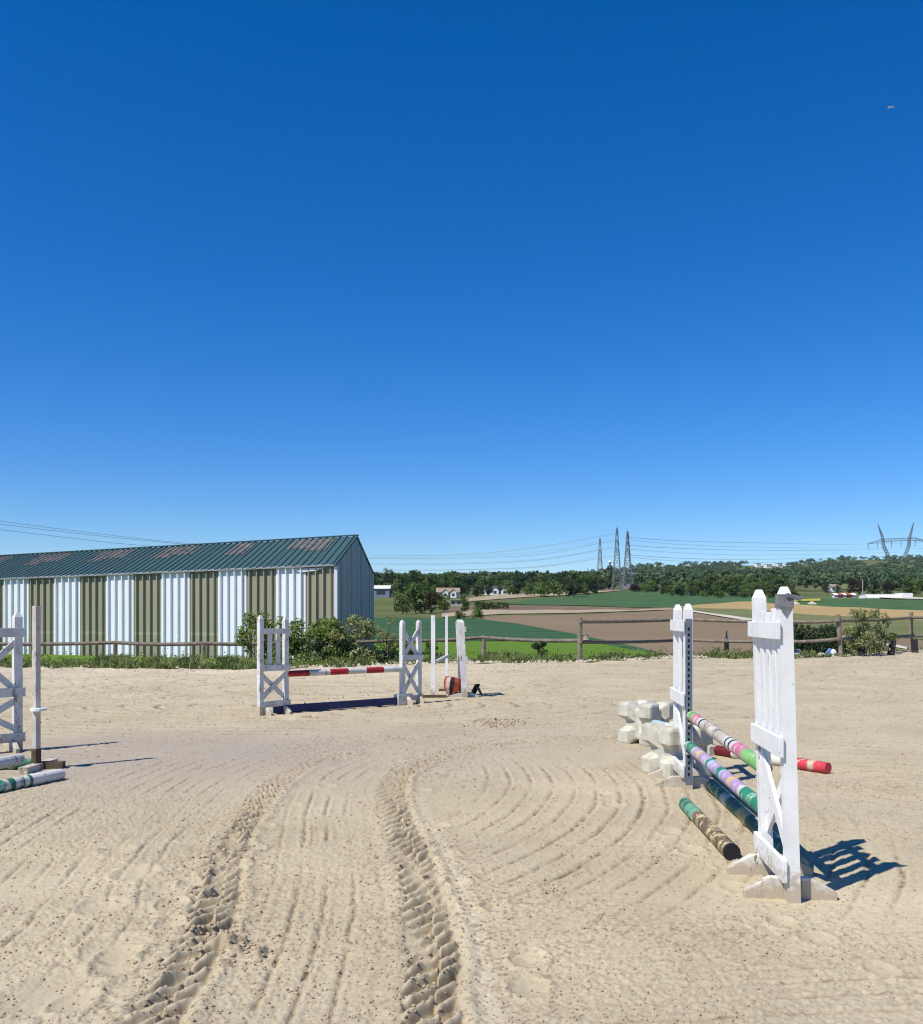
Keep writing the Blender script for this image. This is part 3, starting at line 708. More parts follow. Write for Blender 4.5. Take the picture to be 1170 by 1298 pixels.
def pole(label, a, b, bands, r=.046, name='jump_pole', group=None, sag=.0):
    """bands: list of (length share, material key)."""
    a = Vector(a); b = Vector(b); tot = sum(s for s, _ in bands)
    keys = []; pts = [a]; mids = []; acc = 0; radii = [r*.94]
    for s, k in bands:
        if k not in keys: keys.append(k)
        n = max(1, int(s/tot*10))
        for q in range(n):
            acc += s/tot/n; p = a.lerp(b, acc); p.z -= sag*math.sin(math.pi*acc); pts.append(p); mids.append(keys.index(k)); radii.append(r*(1+rnd.uniform(-.03, .03)))
    root_at = (a+b)/2; mb = MB()
    mb.tube(pts, radii, 14, mids=mids)
    me_o = mb.build(name, [M[k] for k in keys], None, smooth=True)
    off = Vector((root_at.x, root_at.y, min(a.z, b.z)-r))
    for vv in me_o.data.vertices: vv.co = vv.co-off
    me_o.location = off
    if hasattr(me_o.data, 'set_sharp_from_angle'): me_o.data.set_sharp_from_angle(angle=R(50))
    return tag(me_o, label, 'pole', group)
# --- jump on the right
A1 = G(1005, 1143); B1 = G(972, 1105)
s_near = jump_standard('tall white jump wing with slats nearest the camera, casting a slatted shadow', A1, B1, 1.65, 1.65,
    [(.11, .225), (.76, .865), (1.375, 1.465)], 'slats', 'x', M['white'], foot=.48, foot_h=.115, post_w=.068, slats=3, slat_top=1.53, lean=-.028)
C = Vector((A1.x, A1.y, 0)); u = (Vector((B1.x, B1.y, 0))-C).normalized(); v = Vector((-u.y, u.x, 0))
tp_ = [o for o in s_near.children if o.name.startswith('post')][0]; q = C+Vector((-.028*1.58, 0, 1.575))
mb = MB(); mb.bar(q-Z1*.035, q+Z1*.035, .078, .078, u); mb.bar(q+u*-.04+Z1*.03, q+Vector((.075, -.03, .012)), .02, .022); mb.add([q-u*.0395+Vector((-.034, 0, -.035)), q-u*.0395+Vector((.034, 0, -.035)), q-u*.0395+Vector((.0, 0, -.085))], [(0, 1, 2)])
mb.build('top_bracket', M['bracket'], tp_)
A2 = G(872, 1000); B2 = G(859, 985)
s_far = jump_standard('white jump wing with grey keyhole strip beside the pale plastic blocks', A2, B2, 1.60, 1.60,
    [(.10, .21), (.72, .83), (1.36, 1.46)], 'slats', 'x', M['white'], foot=.55, foot_h=.10, post_w=.072, strip=True, foot_mat=M['foot_sandy'], slats=1, slat_top=1.40)
def rail_between(xa, ya, da, xb, yb, db): return P(xa, ya, da), P(xb, yb, db)
dA = A2.y-.02; dB = B1.y+.09
a, b = P(876, 907, dA), P(970, 974, dB)
a.x -= .0; rx = Vector((-.0, 0, 0))
pole('top rail of right jump, lime and pink ends with cream middle', a, b, [(.10, 'lime'), (.09, 'pink'), (.03, 'pole_white'), (.02, 'black'), (.03, 'pole_white'), (.30, 'cream'), (.03, 'pole_white'), (.015, 'black'), (.03, 'pole_white'), (.015, 'black'), (.03, 'pole_white'), (.10, 'pink'), (.18, 'lime')], .045)
a2, b2 = P(873, 945, dA), P(970, 1027, dB)
pole('lower rail of right jump, green ends with lilac and yellow bands', a2, b2, [(.16, 'green'), (.10, 'lilac'), (.045, 'yellow'), (.13, 'lilac'), (.035, 'green'), (.02, 'light_blue'), (.11, 'lilac'), (.05, 'green'), (.02, 'light_blue'), (.10, 'lilac'), (.045, 'yellow'), (.10, 'lilac'), (.03, 'pole_white'), (.22, 'green')], .045)
for o_, (p, q) in ((s_far, (a, a2)), (s_near, (b, b2))):
    for w_ in (p, q):
        MB().bar(w_+Vector((-.0, 0, -.062)), w_+Vector((0, -.075 if o_ is s_far else .075, -.062)), .07, .012).build('pole_cup', M['zinc'], o_)
g0 = Vector((A2.x+.18, A2.y-.1, .05)); g1 = Vector((A1.x+.22, A1.y+.50, .05))
pole('dark green ground pole with white and yellow flecks lying in the shade under the rails', g0, g1, [(.25, 'dark_green'), (.05, 'pole_white'), (.15, 'dark_green'), (.10, 'yellow'), (.15, 'dark_green'), (.3, 'dark_green')], .052)
p0 = G(868, 1026); p1 = G(928, 1090); p0.z = p1.z = .045
pole('short peeling ground pole, mint at one end and flaking brown at the other', p0, p1, [(.33, 'mint'), (.08, 'bark_yellow'), (.57, 'bark_yellow'), (.02, 'black')], .052)
p0 = G(1050, 981); p1 = G(905, 957); p0.z = p1.z = .055; ext = (p1-p0)*.35
pole('red and white ground pole poking out behind the right jump', p0, p1+ext, [(.24, 'bright_red'), (.44, 'pole_white'), (.14, 'shaded_red'), (.32, 'pole_white')], .055)
# --- plastic cavaletti blocks: X shaped ends with notches to hold poles
def cross_block(label, c, yaw, size=.55, length=.34):
    root = thing('jump_block', label, 'jump block', c, 'pale plastic jump blocks')
    g = [-1, -.86, -.36, -.12, .12, .36, .86, 1]; h = size/2; m = Matrix.Rotation(yaw, 3, 'Z')
    tri = lambda t_: max(0, min(1, (.36-abs(t_))/.24))
    def shape(x, y, z):
        k = sum(1 for q in (x, y, z) if abs(q) > .99)   # chamfer the lobes' edges
        D = .27; f = (1-D*max(tri(y), tri(z)), 1-D*max(tri(x), tri(z)), 1-D*max(tri(x), tri(y)))
        cf = (1, .965, .93)[max(0, k-1)]
        p = Vector((x*f[0]*cf*h, y*f[1]*cf*h, z*f[2]*cf*h)); return Vector((c.x, c.y, h-.015))+m @ p
    mb = MB(); idx = {}
    def vid(x, y, z):
        key = (x, y, z)
        if key not in idx: idx[key] = len(mb.v); mb.v.append(shape(x, y, z))
        return idx[key]
    for ax in range(3):
        for sg in (-1, 1):
            for i in range(7):
                for j in range(7):
                    f = []
                    for a_, b_ in ((i, j), (i+1, j), (i+1, j+1), (i, j+1)):
                        q = [0, 0, 0]; q[ax] = sg; q[(ax+1) % 3] = g[a_]; q[(ax+2) % 3] = g[b_]; f.append(vid(*q))
                    mb.f.append(tuple(f)); mb.mi.append(0)
    mb.build('block_body', M['block'], root)
    z0 = Vector((c.x, c.y, h-.015))
    MB().tube([z0-Z1*h*.76, z0+Z1*h*.76], h*.10, 10).build('drain_plug', M['block'], root)
    return root
c1 = G(822, 944); cross_block('pale plastic jump block farthest left, holding the light blue pole', c1+Vector((.02, .15, 0)), R(38), .50, .42)
c2 = G(862, 990); cross_block('pale plastic jump block standing right behind the keyhole wing', c2+Vector((.05, .35, 0)), R(22), .49, .42)
c3 = G(890, 962); cross_block('pale plastic jump block beside the shaded red pole end', c3+Vector((-.02, .3, 0)), R(30), .36, .36)
pa, pb = P(829, 917, 10.6), P(890, 932, 9.6)
pole('light blue pole resting in the notches of the plastic blocks', pa, pb, [(.3, 'light_blue'), (.2, 'pole_white'), (.5, 'light_blue')], .045)
# --- red and white jump with the blue plank
D2 = Vector((.66, .75, 0)).normalized()
n1 = G(330, 907); f1 = n1+D2*.47
jump_standard('grey white jump wing with slats left of the red and white rail', n1, f1, 1.50, 1.48, [(.12, .21), (.66, .75), (1.22, 1.30)], 'slats', 'x', M['white_worn'], foot=.42, foot_h=.12, face=1, slats=2, slat_top=1.26, post_w=.072)
n2 = G(510, 893); f2 = n2+D2*.40
jump_standard('white jump wing with two crossed braces right of the red and white rail', n2, f2, 1.42, 1.42, [(.06, .15), (.74, .83)], 'x', 'x', M['white_worn'], foot=.40, foot_h=.13, face=1, post_w=.072)
ra = f1+D2*.03; rb = n2-D2*.03
pole('red and white banded rail hung between the two far wings', Vector((ra.x, ra.y, .60)), Vector((rb.x, rb.y, .60)), [(.22, 'red'), (.22, 'pole_white'), (.20, 'red'), (.20, 'pole_white'), (.20, 'red'), (.22, 'pole_white')], .05)
pk = thing('jump_plank', 'long dark blue plank box on the sand beneath the red and white rail', 'jump filler', ra.lerp(rb, .5))
qa = Vector((n1.x, n1.y, 0))+D2*.25; qb = Vector((rb.x, rb.y, 0))-D2*.12; nn = Vector((D2.y, -D2.x, 0))
MB().bar(qa+Z1*.07, qb+Z1*.07, .08, .115).build('plank_body', M['blue'], pk, bevel=.008)
MB().bar(qb+D2*.0+Z1*.085, qb+D2*.35+Z1*.085, .12, .18).build('end_block', M['pole_white'], pk, bevel=.01)
# --- equipment behind it
A3 = G(549, 884); B3 = G(566, 876)
root = thing('jump_stand', 'thin white two post frame with a crossbar behind the crossed brace wing', 'jump frame', (A3+B3)/2)
MB().bar(A3-Z1*.03, A3+Z1*1.50, .075, .075).build('post', M['white'], root)
MB().bar(B3-Z1*.03, B3+Z1*1.50, .05, .05).build('post', M['white'], root)
MB().bar(A3+Z1*.64+Vector((.03, 0, 0)), B3+Z1*.70+Vector((.03, 0, 0)), .04, .055).build('crossbar', M['white_worn'], root)
MB().bar(A3+Vector((-.2, -.05, .02)), A3+Vector((.25, -.05, .02)), .08, .06).build('foot', M['brown_wood'], root)
MB().bar(B3+Vector((-.15, -.06, .02)), B3+Vector((.25, -.06, .02)), .08, .06).build('foot', M['brown_wood'], root)
A4 = G(589, 884); B4 = A4+Vector((-.05, .42, 0))
jump_standard('narrow peeling white wing seen edge on beside the red drum', A4, B4, 1.42, 1.42, [(.10, .20), (.66, .75), (1.2, 1.29)], 'slats', 'x', M['white_worn'], foot=.55, foot_h=.07, face=1, slats=2, slat_top=1.24, post_w=.10, lean=-.045, foot_mat=M['grey_white'])
c = G(571, 883)
root = thing('drum', 'small red, pink and black faceted drum on the sand behind the far jump', 'drum', c)
nseg = 12
for k in range(nseg):
    a0 = 2*math.pi*k/nseg+.2; a1 = 2*math.pi*(k+1)/nseg+.2
    ring = []
    for r_, z_ in ((.03, .0), (.10, .07), (.155, .17), (.165, .29), (.145, .36)):
        ring.append((c+Vector((math.cos(a0)*r_, math.sin(a0)*r_, z_)), c+Vector((math.cos(a1)*r_, math.sin(a1)*r_, z_))))
    vs = [p for pr in ring for p in pr]; top_c = c+Vector((0, 0, .37)); vs.append(top_c); tl_ = Matrix.Rotation(R(9), 3, 'Y'); vs = [c+tl_ @ (p-c) for p in vs]
    kk = ('pale_pink' if k == 7 else 'black' if k == 8 else 'salmon')
    MB().add(vs, [(0, 1, 3, 2), (2, 3, 5, 4), (4, 5, 7, 6), (6, 7, 9, 8), (8, 9, 10)]).build('drum_panel', M[kk], root)
p = G(604, 881)
root = thing('kick_stand', 'dark slanted bracket on the sand beside the peeling white wing', 'bracket', p)
MB().bar(p+Vector((-.06, .15, .02)), p+Vector((.02, .0, .2)), .10, .03).build('leg', M['black'], root)
MB().bar(p+Vector((.00, .02, .19)), p+Vector((.10, -.05, .0)), .05, .025).build('strut', M['black'], root)
# --- left side
n5 = G(22, 951); D5 = Vector((.70, .714, 0)); f5 = n5-D5*.62
jump_standard('grey white jump wing cut by the left edge of the photo', f5, n5, 1.53, 1.53, [(.10, .20), (.60, .70), (1.26, 1.36)], 'x', 'x', M['white_worn'], foot=.42, foot_h=.12, face=1, post_w=.085)
b = G(46, 975)
root = thing('cup_post', 'lone slim post with a white cup halfway up beside the left wing', 'jump post', b)
MB().bar(b+Z1*.20, b+Z1*1.59, .058, .058, (.9, -.43, 0)).build('post', M['pale_wood'], root, bevel=.006)
MB().bar(b-Z1*.02, b+Z1*.20, (.066), .066, (.9, -.43, 0)).build('post_base', M['brown_wood'], root, bevel=.006)
MB().tube([b+Vector((.04, -.04, .575)), b+Vector((.04, -.04, .60))], .075, 12).build('cup', M['white'], root)
MB().bar(b+Vector((-.28, .03, .03)), b+Vector((.24, .07, .03)), .09, .07).build('foot', M['brown_wood'], root)
MB().bar(b+Vector((0, -.28, .028)), b+Vector((.04, .30, .028)), .09, .066).build('foot', M['foot_sandy'], root)
p0 = G(78, 988); p1 = G(-70, 1019); p0.z = p1.z = .05
pole('green and white banded ground pole at the foot of the lone post', p0, p1, [(.34, 'pole_white'), (.03, 'dark_green'), (.05, 'pole_white'), (.04, 'dark_green'), (.05, 'pole_white'), (.06, 'dark_green'), (.04, 'pole_white'), (.5, 'green')], .053)
p0 = G(26, 962, .16); p1 = G(-90, 985, .16)
pole('grey pole propped on the foot of the left wing', p0, p1, [(.6, 'grey_white'), (.4, 'pole_white')], .055)
p0 = G(40, 974); p1 = G(-60, 978); p0.z = p1.z = .05
pole('dark pole lying in the shade beneath the left wing', p0, p1, [(.5, 'dark_green'), (.5, 'blue')], .05)

# ------------------------------------------------------------------ plants
def leaf_cloud(n, lobes, size, flat=.0, seed=0, shell=.55):
    """lobes: (x,y,z,rx,rz); n leaf faces scattered near the lobes' skins. -> (n,4,3)"""
    r = np.random.RandomState(seed); L = np.array(lobes); wgt = L[:, 3]**2; wgt = wgt/wgt.sum()
    k = r.choice(len(L), n, p=wgt); d = r.normal(size=(n, 3)); d /= np.linalg.norm(d, axis=1)[:, None]
    rad = shell+(1-shell)*r.rand(n)**.6; rad *= 1+.12*r.normal(size=n)
    c = L[k, :3]+d*rad[:, None]*np.stack([L[k, 3], L[k, 3], L[k, 4]], 1)
    nrm = d+.75*r.normal(size=(n, 3)); nrm[:, 2] += .25; nrm /= np.linalg.norm(nrm, axis=1)[:, None]
    a = np.cross(nrm, r.normal(size=(n, 3))); a /= np.linalg.norm(a, axis=1)[:, None]; b = np.cross(nrm, a)
    s = size*(.6+.8*r.rand(n))[:, None]
    return np.stack([c-a*s*.9, c-b*s*.5+nrm*s*.1, c+a*s*.9, c+b*s*.5+nrm*s*.1], 1)
def crown_lobes(kind, seed):
    r = random.Random(seed); L = []
    if kind == 'round':
        for _ in range(22):
            a = r.uniform(0, 6.28); h = r.uniform(.14, .86); w = .33*math.sqrt(max(.05, 1-((h-.55)/.5)**2))
            L.append((math.cos(a)*w*r.uniform(.3, 1), math.sin(a)*w*r.uniform(.3, 1), h, r.uniform(.10, .17), r.uniform(.09, .15)))
    elif kind == 'tall':
        for _ in range(15):
            a = r.uniform(0, 6.28); h = r.uniform(.12, .90); w = .20*math.sqrt(max(.05, 1-((h-.5)/.55)**2))
            L.append((math.cos(a)*w*r.uniform(.3, 1), math.sin(a)*w*r.uniform(.3, 1), h, r.uniform(.08, .13), r.uniform(.09, .15)))
    elif kind == 'poplar':
        for k in range(14):
            h = .12+.80*k/13; w = .075*math.sin(math.pi*min(1, .25+.75*(1-h))); L.append((r.uniform(-.03, .03), r.uniform(-.03, .03), h, .05+w, .09))
    elif kind == 'conifer':
        for k in range(16):
            h = .10+.84*k/15; w = .24*(1-h)+.02
            for q in range(2 if k < 12 else 1):
                a = r.uniform(0, 6.28); L.append((math.cos(a)*w*.55, math.sin(a)*w*.55, h, w*.65+.015, .05))
    elif kind == 'bush':
        for _ in range(14):
            a = r.uniform(0, 6.28); h = r.uniform(.18, .80); w = .45*math.sqrt(max(.08, 1-(h/1.0)**2))
            L.append((math.cos(a)*w*r.uniform(.2, 1), math.sin(a)*w*r.uniform(.2, 1), h, r.uniform(.14, .22), r.uniform(.12, .2)))
    return L
PROTO = {}
def proto(kind, mk, v):
    key = (kind, mk, v)
    if key not in PROTO:
        n = {'round': 1500, 'tall': 1200, 'poplar': 700, 'conifer': 900, 'bush': 900}[kind]
        sz = {'round': .042, 'tall': .038, 'poplar': .028, 'conifer': .030, 'bush': .055}[kind]
        cr = quads_mesh(kind+'_crown', leaf_cloud(n, crown_lobes(kind, v*31+len(kind)), sz, seed=v*7+len(mk)), M[mk])
        mb = MB(); mb.tube([(0, 0, -.03), (0, 0, .2), (.01, 0, .55)], [.022, .017, .006], 6)
        for a in (0.4, 2.2, 4.1): mb.tube([(0, 0, .25+.04*a), (math.cos(a)*.12, math.sin(a)*.12, .42+.04*a)], [.009, .004], 5)
        o = mb.build('trunk', M['bark']); PROTO[key] = (cr, o.data); bpy.data.objects.remove(o)
    return PROTO[key]
def tree(kind, mk, base, h, wscale, label, cat='tree', group=None, name=None):
    cr, tr = proto(kind, mk, rnd.randint(0, 2))
    root = thing(name or {'round': 'broadleaf_tree', 'tall': 'broadleaf_tree', 'poplar': 'poplar_tree', 'conifer': 'conifer_tree', 'bush': 'shrub'}[kind], label, cat, base, group)
    root.rotation_euler = (0, 0, rnd.uniform(0, 6.28)); root.scale = (h*wscale, h*wscale, h)
    for nm, me in (('crown', cr), ('trunk', tr)):
        o = bpy.data.objects.new(nm, me); COL.objects.link(o); o.parent = root
    return root
def px_tree(kind, mk, x, ytop, ybase, label, w=1.0, **kw):
    b = T(x, ybase); h = (ybase-ytop)*b.y/F
    return tree(kind, mk, b, h*1.02, w, label, **kw)
# named trees in the middle distance
ORD = ['first', 'second', 'third', 'fourth', 'fifth', 'sixth', 'seventh', 'eighth', 'ninth', 'tenth', 'eleventh', 'twelfth', 'thirteenth', 'fourteenth', 'fifteenth']
for x, yt in ((474, 726), (489.5, 720), (495.5, 721.5), (522.6, 722.5), (526.5, 722)):
    px_tree('poplar', 'leaf_dark', x, yt, 754, '%s slim poplar from the left above the tree belt beside the barn' % ORD[[474, 489.5, 495.5, 522.6, 526.5].index(x)], .9, group='slim poplars above the tree belt')
px_tree('round', 'leaf', 527, 735, 778, 'big green tree at the front of the clump right of the barn', 1.0)
px_tree('round', 'leaf_copper', 546, 750, 777, 'dark reddish tree in the clump right of the barn', 1.25)
px_tree('round', 'leaf_light', 562, 752, 776, 'yellow green tree at the right of the clump by the white gables', 1.2)
px_tree('bush', 'leaf', 510, 750, 779, 'dense shrub at the left foot of the clump right of the barn', .8, cat='shrub')
px_tree('tall', 'leaf', 590, 748, 776, 'upright green tree beside the start of the orchard row', .9)
px_tree('bush', 'leaf_light', 604, 767, 785, 'low bright green shrub above the dark green crop', 1.0, cat='shrub')
px_tree('bush', 'leaf', 582, 771, 785, 'low dark shrub behind the thin two post frame', 1.1, cat='shrub')
for k in range(9):
    px_tree('round', 'leaf', 606+k*4.6, 761.5+.25*k, 774-.2*k, '%s small orchard tree from the left in the row above the brown strip' % ORD[k], 1.0, group='row of small orchard trees')
# belts
MARKS = [(470, 'hidden by the barn gable'), (500, 'above the blue grey shed'), (552, 'behind the clump by the barn'), (584, 'behind the tan roofed house'), (612, 'between the two gabled white houses'), (652, 'behind the slate roofed house'), (700, 'right of the slate roofed house'), (752, 'near the dark hut'), (772, 'by the smallest pylon'),
         (800, 'behind the tall pylons'), (832, 'at the long grey building'), (856, 'at the white two storey building'), (905, 'above the keyhole wing'), (950, 'left of the near wing top'), (1000, 'behind the near wing top'), (1045, 'left of the stalls'), (1090, 'behind the stalls'), (1140, 'above the greenhouse'), (1175, 'at the right edge under the lyre pylon'), (9999, 'beyond the lyre pylon')]
COLS = {'leaf': 'mid green', 'leaf_dark': 'dark green', 'leaf_light': 'light green', 'leaf_copper': 'brownish'}
SHAPES = {'round': 'round tree', 'tall': 'slim tree', 'bush': 'bushy tree', 'conifer': 'conifer'}
POOL = []
def belt(n, x0, x1, yb, yt, kinds, mks, label, group, w=(.9, 1.3)):
    for k in range(n):
        x = x0+(x1-x0)*(k+rnd.uniform(.1, .9))/n; kd = rnd.choice(kinds); mk = rnd.choice(mks)
        o = px_tree(kd, mk, x, rnd.uniform(*yt), rnd.uniform(*yb), '', rnd.uniform(*w), group=group)
        mark = next(t_ for lim, t_ in MARKS if x < lim); POOL.append((x, '%s %s in the %s, %s' % (COLS[mk], SHAPES[kd], label, mark), o))
def name_belts():
    seen = {}
    for x, l, o in sorted(POOL, key=lambda q: q[0]): seen.setdefault(l, []).append(o)
    for l, os_ in seen.items():
        for k, o in enumerate(os_): o['label'] = l if len(os_) == 1 else '%s %s' % (ORD[k], l)
belt(34, 440, 760, (751, 753.5), (723.5, 730), ['round', 'tall', 'round'], ['leaf', 'leaf_dark', 'leaf'], 'back row', 'tall back row of the left wood')
belt(26, 470, 745, (753.5, 757), (733, 742), ['round', 'bush', 'round', 'tall'], ['leaf', 'leaf_light', 'leaf_dark'], 'front row', 'front row of the left wood', (1.0, 1.5))
belt(10, 690, 760, (748, 750), (726, 735), ['round', 'conifer', 'round'], ['leaf_dark', 'leaf'], 'dark wood', 'dark trees left of the pylons')
px_tree('tall', 'leaf_dark', 772, 717, 748, 'tall dark tree under the white dome', 1.2)
px_tree('conifer', 'leaf_dark', 744.5, 720, 748, 'pointed dark conifer left of the pylons', .9)
belt(14, 800, 850, (749, 752), (736, 744), ['round', 'bush'], ['leaf', 'leaf_light', 'leaf_copper'], 'garden', 'garden trees by the grey building', (1.0, 1.4))
belt(22, 838, 1000, (750, 755), (725, 738), ['round', 'round', 'tall'], ['leaf', 'leaf_light', 'leaf'], 'thick belt', 'thick belt right of the white building', (1.0, 1.4))
belt(16, 850, 1010, (755, 758.5), (740, 748), ['bush', 'round'], ['leaf', 'leaf_dark', 'leaf_light'], 'field edge', 'low trees edging the green field', (1.1, 1.6))
px_tree('round', 'leaf', 914, 733, 757, 'large round tree on the edge of the big green field', 1.25)
for x, yt, yb, kd, mk, lab in ((1108, 722, 754, 'conifer', 'leaf_dark', 'large blue green conifer above the white greenhouse'), (1090, 734, 753, 'round', 'leaf_copper', 'dark purple tree left of the large conifer'),
        (1079, 733, 753, 'tall', 'leaf_copper', 'reddish upright tree beside the market stalls'), (1048, 734, 752, 'conifer', 'leaf_dark', 'thin conifer left of the stalls'), (1062, 735, 752, 'conifer', 'leaf_dark', 'thin conifer behind the stalls'),
        (1125, 736, 754, 'round', 'leaf_copper', 'brownish tree right of the large conifer'), (1152, 728, 755, 'tall', 'leaf', 'green tree at the right edge under the big pylon')):
    px_tree(kd, mk, x, yt, yb, lab, 1.15)
belt(12, 1140, 1330, (752, 756), (728, 737), ['round', 'tall'], ['leaf', 'leaf_light'], 'right row', 'row at the right edge of the valley', (1.0, 1.3))
belt(12, 1000, 1170, (744, 750), (735, 741), ['round', 'bush'], ['leaf', 'leaf_dark'], 'hill gardens', 'small garden trees under the hill', (1.0, 1.5))
name_belts()
def hill_wood():
    r = np.random.RandomState(3); out = []
    n = 4400; base = []
    while len(base) < n:
        Y = math.exp(r.uniform(math.log(560), math.log(2500))); ax = r.uniform(200, 1500)
        row = float(row_at(Y, ax)); keep = fbm(np.array([ax*.02]), np.array([math.log(Y)*9]), 5, 2)[0] > (.30 if Y > 900 else .44)
        if 1015 < ax < 1100 and 731 < row < 748: keep = False
        if 950 < ax < 998 and row < 726: keep = False
        if keep: X = (ax-CX)/F*Y; base.append((X, Y, float(ground_z(X, Y))))
    lob = np.array(base)
    for x, y, z in base:
        h = r.uniform(8, 14); w = h*r.uniform(.38, .55); k = 54
        d = r.normal(size=(k, 3)); d /= np.linalg.norm(d, axis=1)[:, None]; d[:, 2] = np.abs(d[:, 2])*1.0-.15
        c = np.array([x, y, z+h*.5])+d*np.array([w, w, h*.5])*(.75+.25*r.rand(k))[:, None]
        nn = d+.5*r.normal(size=(k, 3)); nn /= np.linalg.norm(nn, axis=1)[:, None]
        a = np.cross(nn, r.normal(size=(k, 3))); a /= np.linalg.norm(a, axis=1)[:, None]; b = np.cross(nn, a); s = (w*.215*(.7+.6*r.rand(k)))[:, None]
        out.append(np.stack([c-a*s, c-b*s*.8, c+a*s, c+b*s*.8], 1))
    me = quads_mesh('hill_woods', np.concatenate(out), M['leaf_far']); o = bpy.data.objects.new('hill_woods', me); COL.objects.link(o); struct(o, 'stuff')
hill_wood()
# shrubs by the fence
def shrub(label, c, w, dp, h, n, size, mk, seed, lobes=18, hollow=.35):
    r = random.Random(seed); L = []
    for _ in range(lobes):
        z = r.uniform(.12, .92)*h; k = math.sqrt(max(.12, 1-(z/h-.35)**2/.5))
        L.append((r.uniform(-.5, .5)*w*k, r.uniform(-.5, .5)*dp*k, z, r.uniform(.10, .2)*min(w, h)+.05, r.uniform(.10, .18)*h+.03))
    root = thing('shrub', label, 'shrub', c)
    me = quads_mesh('foliage', leaf_cloud(n, L, size, seed=seed, shell=hollow), M[mk]); o = bpy.data.objects.new('foliage', me); COL.objects.link(o); o.parent = root
    mb = MB()
    for k in range(9):
        q = L[k % len(L)]; x = r.uniform(-.2, .2)*w
        mb.tube([(x, 0, -.1), (x*.6+q[0]*.4, q[1]*.5, q[2]*.5), (q[0], q[1], q[2])], [.018, .013, .005], 5)
    o = mb.build('stems', M['bark']); o.parent = root
    return root
def gpt(x, y, d): p = P(x, y, d); return p
shrub('leafy shrub poking above the slatted far wing at the barn', gpt(328, 838, 29.6), 1.0, .9, 1.52, 2000, .055, 'leaf_bush', 1, 20, .2)
shrub('wide tangled green bush in front of the barn corner', gpt(398, 841, 29.4), 2.3, 1.1, 1.40, 4200, .055, 'leaf_bush', 2, 36, .2)
shrub('upright leafy shrub just right of the slatted far wing', gpt(366, 839, 29.5), .9, .9, 1.35, 1500, .055, 'leaf_bush', 31, 16, .2)
shrub('round bush with pale new leaves at the barn gable', gpt(447, 840, 29.3), 1.4, 1.0, 1.42, 2900, .058, 'leaf_pale', 3, 24, .2)
shrub('dark tangle of leaves low at the right of the barn bushes', gpt(425, 843, 29.2), 1.6, .8, .9, 2200, .045, 'leaf_dark', 9, 18)
shrub('small pale leafed sapling right of the barn gable', gpt(491, 835, 30), .55, .5, 1.5, 420, .05, 'leaf_pale', 4, 9)
shrub('low green plant at the fence foot behind the thin frame', gpt(530, 838, 29.8), 1.7, .7, .62, 1300, .045, 'leaf', 5, 14)
shrub('small dark plant on the bright grass strip', gpt(684, 834, 32), .55, .5, .62, 360, .05, 'leaf_dark', 6, 8)
shrub('speckled young tree growing through the two rail fence', gpt(1101, 829, 34.5), 1.45, 1.1, 1.65, 3000, .055, 'leaf_pale', 7, 26, .3)
shrub('crown tip of darker leaves behind the speckled young tree', gpt(1118, 815, 36), .9, .7, 1.3, 500, .055, 'leaf', 17, 9, .2)
# dark conifer hedge: each plant a thing
for k, (x, yt) in enumerate(((1008, 789), (1016, 791), (1025, 793), (1033, 796), (1041, 794), (1048, 793), (1055, 792), (1061, 797), (1069, 812))):
    b = P(x, 834, 36+.3*(k % 2)); h = (834-yt)*36/F
    me = quads_mesh('foliage', leaf_cloud(2000, [(0, 0, h*(.08+.88*q/9), .30*(1-.75*q/9)+.04, .12) for q in range(10)], .045, seed=60+k, shell=.4), M['leaf_dark'])
    root = thing('hedge_conifer', '%s dark pointed conifer from the left in the short hedge by the near wing' % ORD[k], 'shrub', b, 'short dark conifer hedge')
    o = bpy.data.objects.new('foliage', me); COL.objects.link(o); o.parent = root
    o = MB().tube([(0, 0, -.2), (0, 0, h*.6)], .03, 6).build('trunk', M['bark']); o.parent = root
# grass and weeds on the verge
def blades(pts, hmin, hmax, mk, name, seed, per=7, wid=.012, spread=.10):
    r = np.random.RandomState(seed); pts = np.array(pts); n = len(pts)*per; c = np.repeat(pts, per, 0)
    hh = c[:, 3]*r.uniform(hmin, hmax, n); a = r.uniform(0, 6.283, n); off = r.normal(0, spread, (n, 2))
    bx = c[:, 0]+off[:, 0]; by = c[:, 1]+off[:, 1]; bz = c[:, 2]-.02
    lx = np.cos(a)*hh*r.uniform(.1, .8, n); ly = np.sin(a)*hh*r.uniform(.1, .8, n)
    px_, py_ = -np.sin(a)*wid*(.6+r.rand(n)), np.cos(a)*wid*(.6+r.rand(n))
    V = np.zeros((n, 4, 3))
    V[:, 0] = np.stack([bx-px_, by-py_, bz], 1); V[:, 1] = np.stack([bx+px_, by+py_, bz], 1)
    V[:, 2] = np.stack([bx+lx*.6+px_*1.2, by+ly*.6+py_*1.2, bz+hh*.75], 1); V[:, 3] = np.stack([bx+lx-px_*.3, by+ly-py_*.3, bz+hh], 1)
    me = quads_mesh(name, V, M[mk]); o = bpy.data.objects.new(name, me); COL.objects.link(o); struct(o, 'stuff')
pts = []
for _ in range(5200):
    x = nr.uniform(-200, 1300); p = edge_pt(x); t = nr.rand()**1.3*3.2-.05
    dens = 1.0 if x < 480 else (.55 if x < 870 else (.75 if x < 960 else .25))
    if nr.rand() > dens or vnoise(np.array([x*.05]), np.array([t*1.5]), 9)[0] < .30: continue
    d = p.y+t; X = (x-CX)/F*d; hs_ = (.52 if x < 470 else .50)*(.25+1.5*vnoise(np.array([x*.045]), np.array([0.]), 19)[0]**1.6+.25*min(t, 1.5))
    pts.append((X, d, -.03, hs_))
blades(pts, .12, .38, 'grass', 'grass', 5, per=11, wid=.016)
pts2 = []
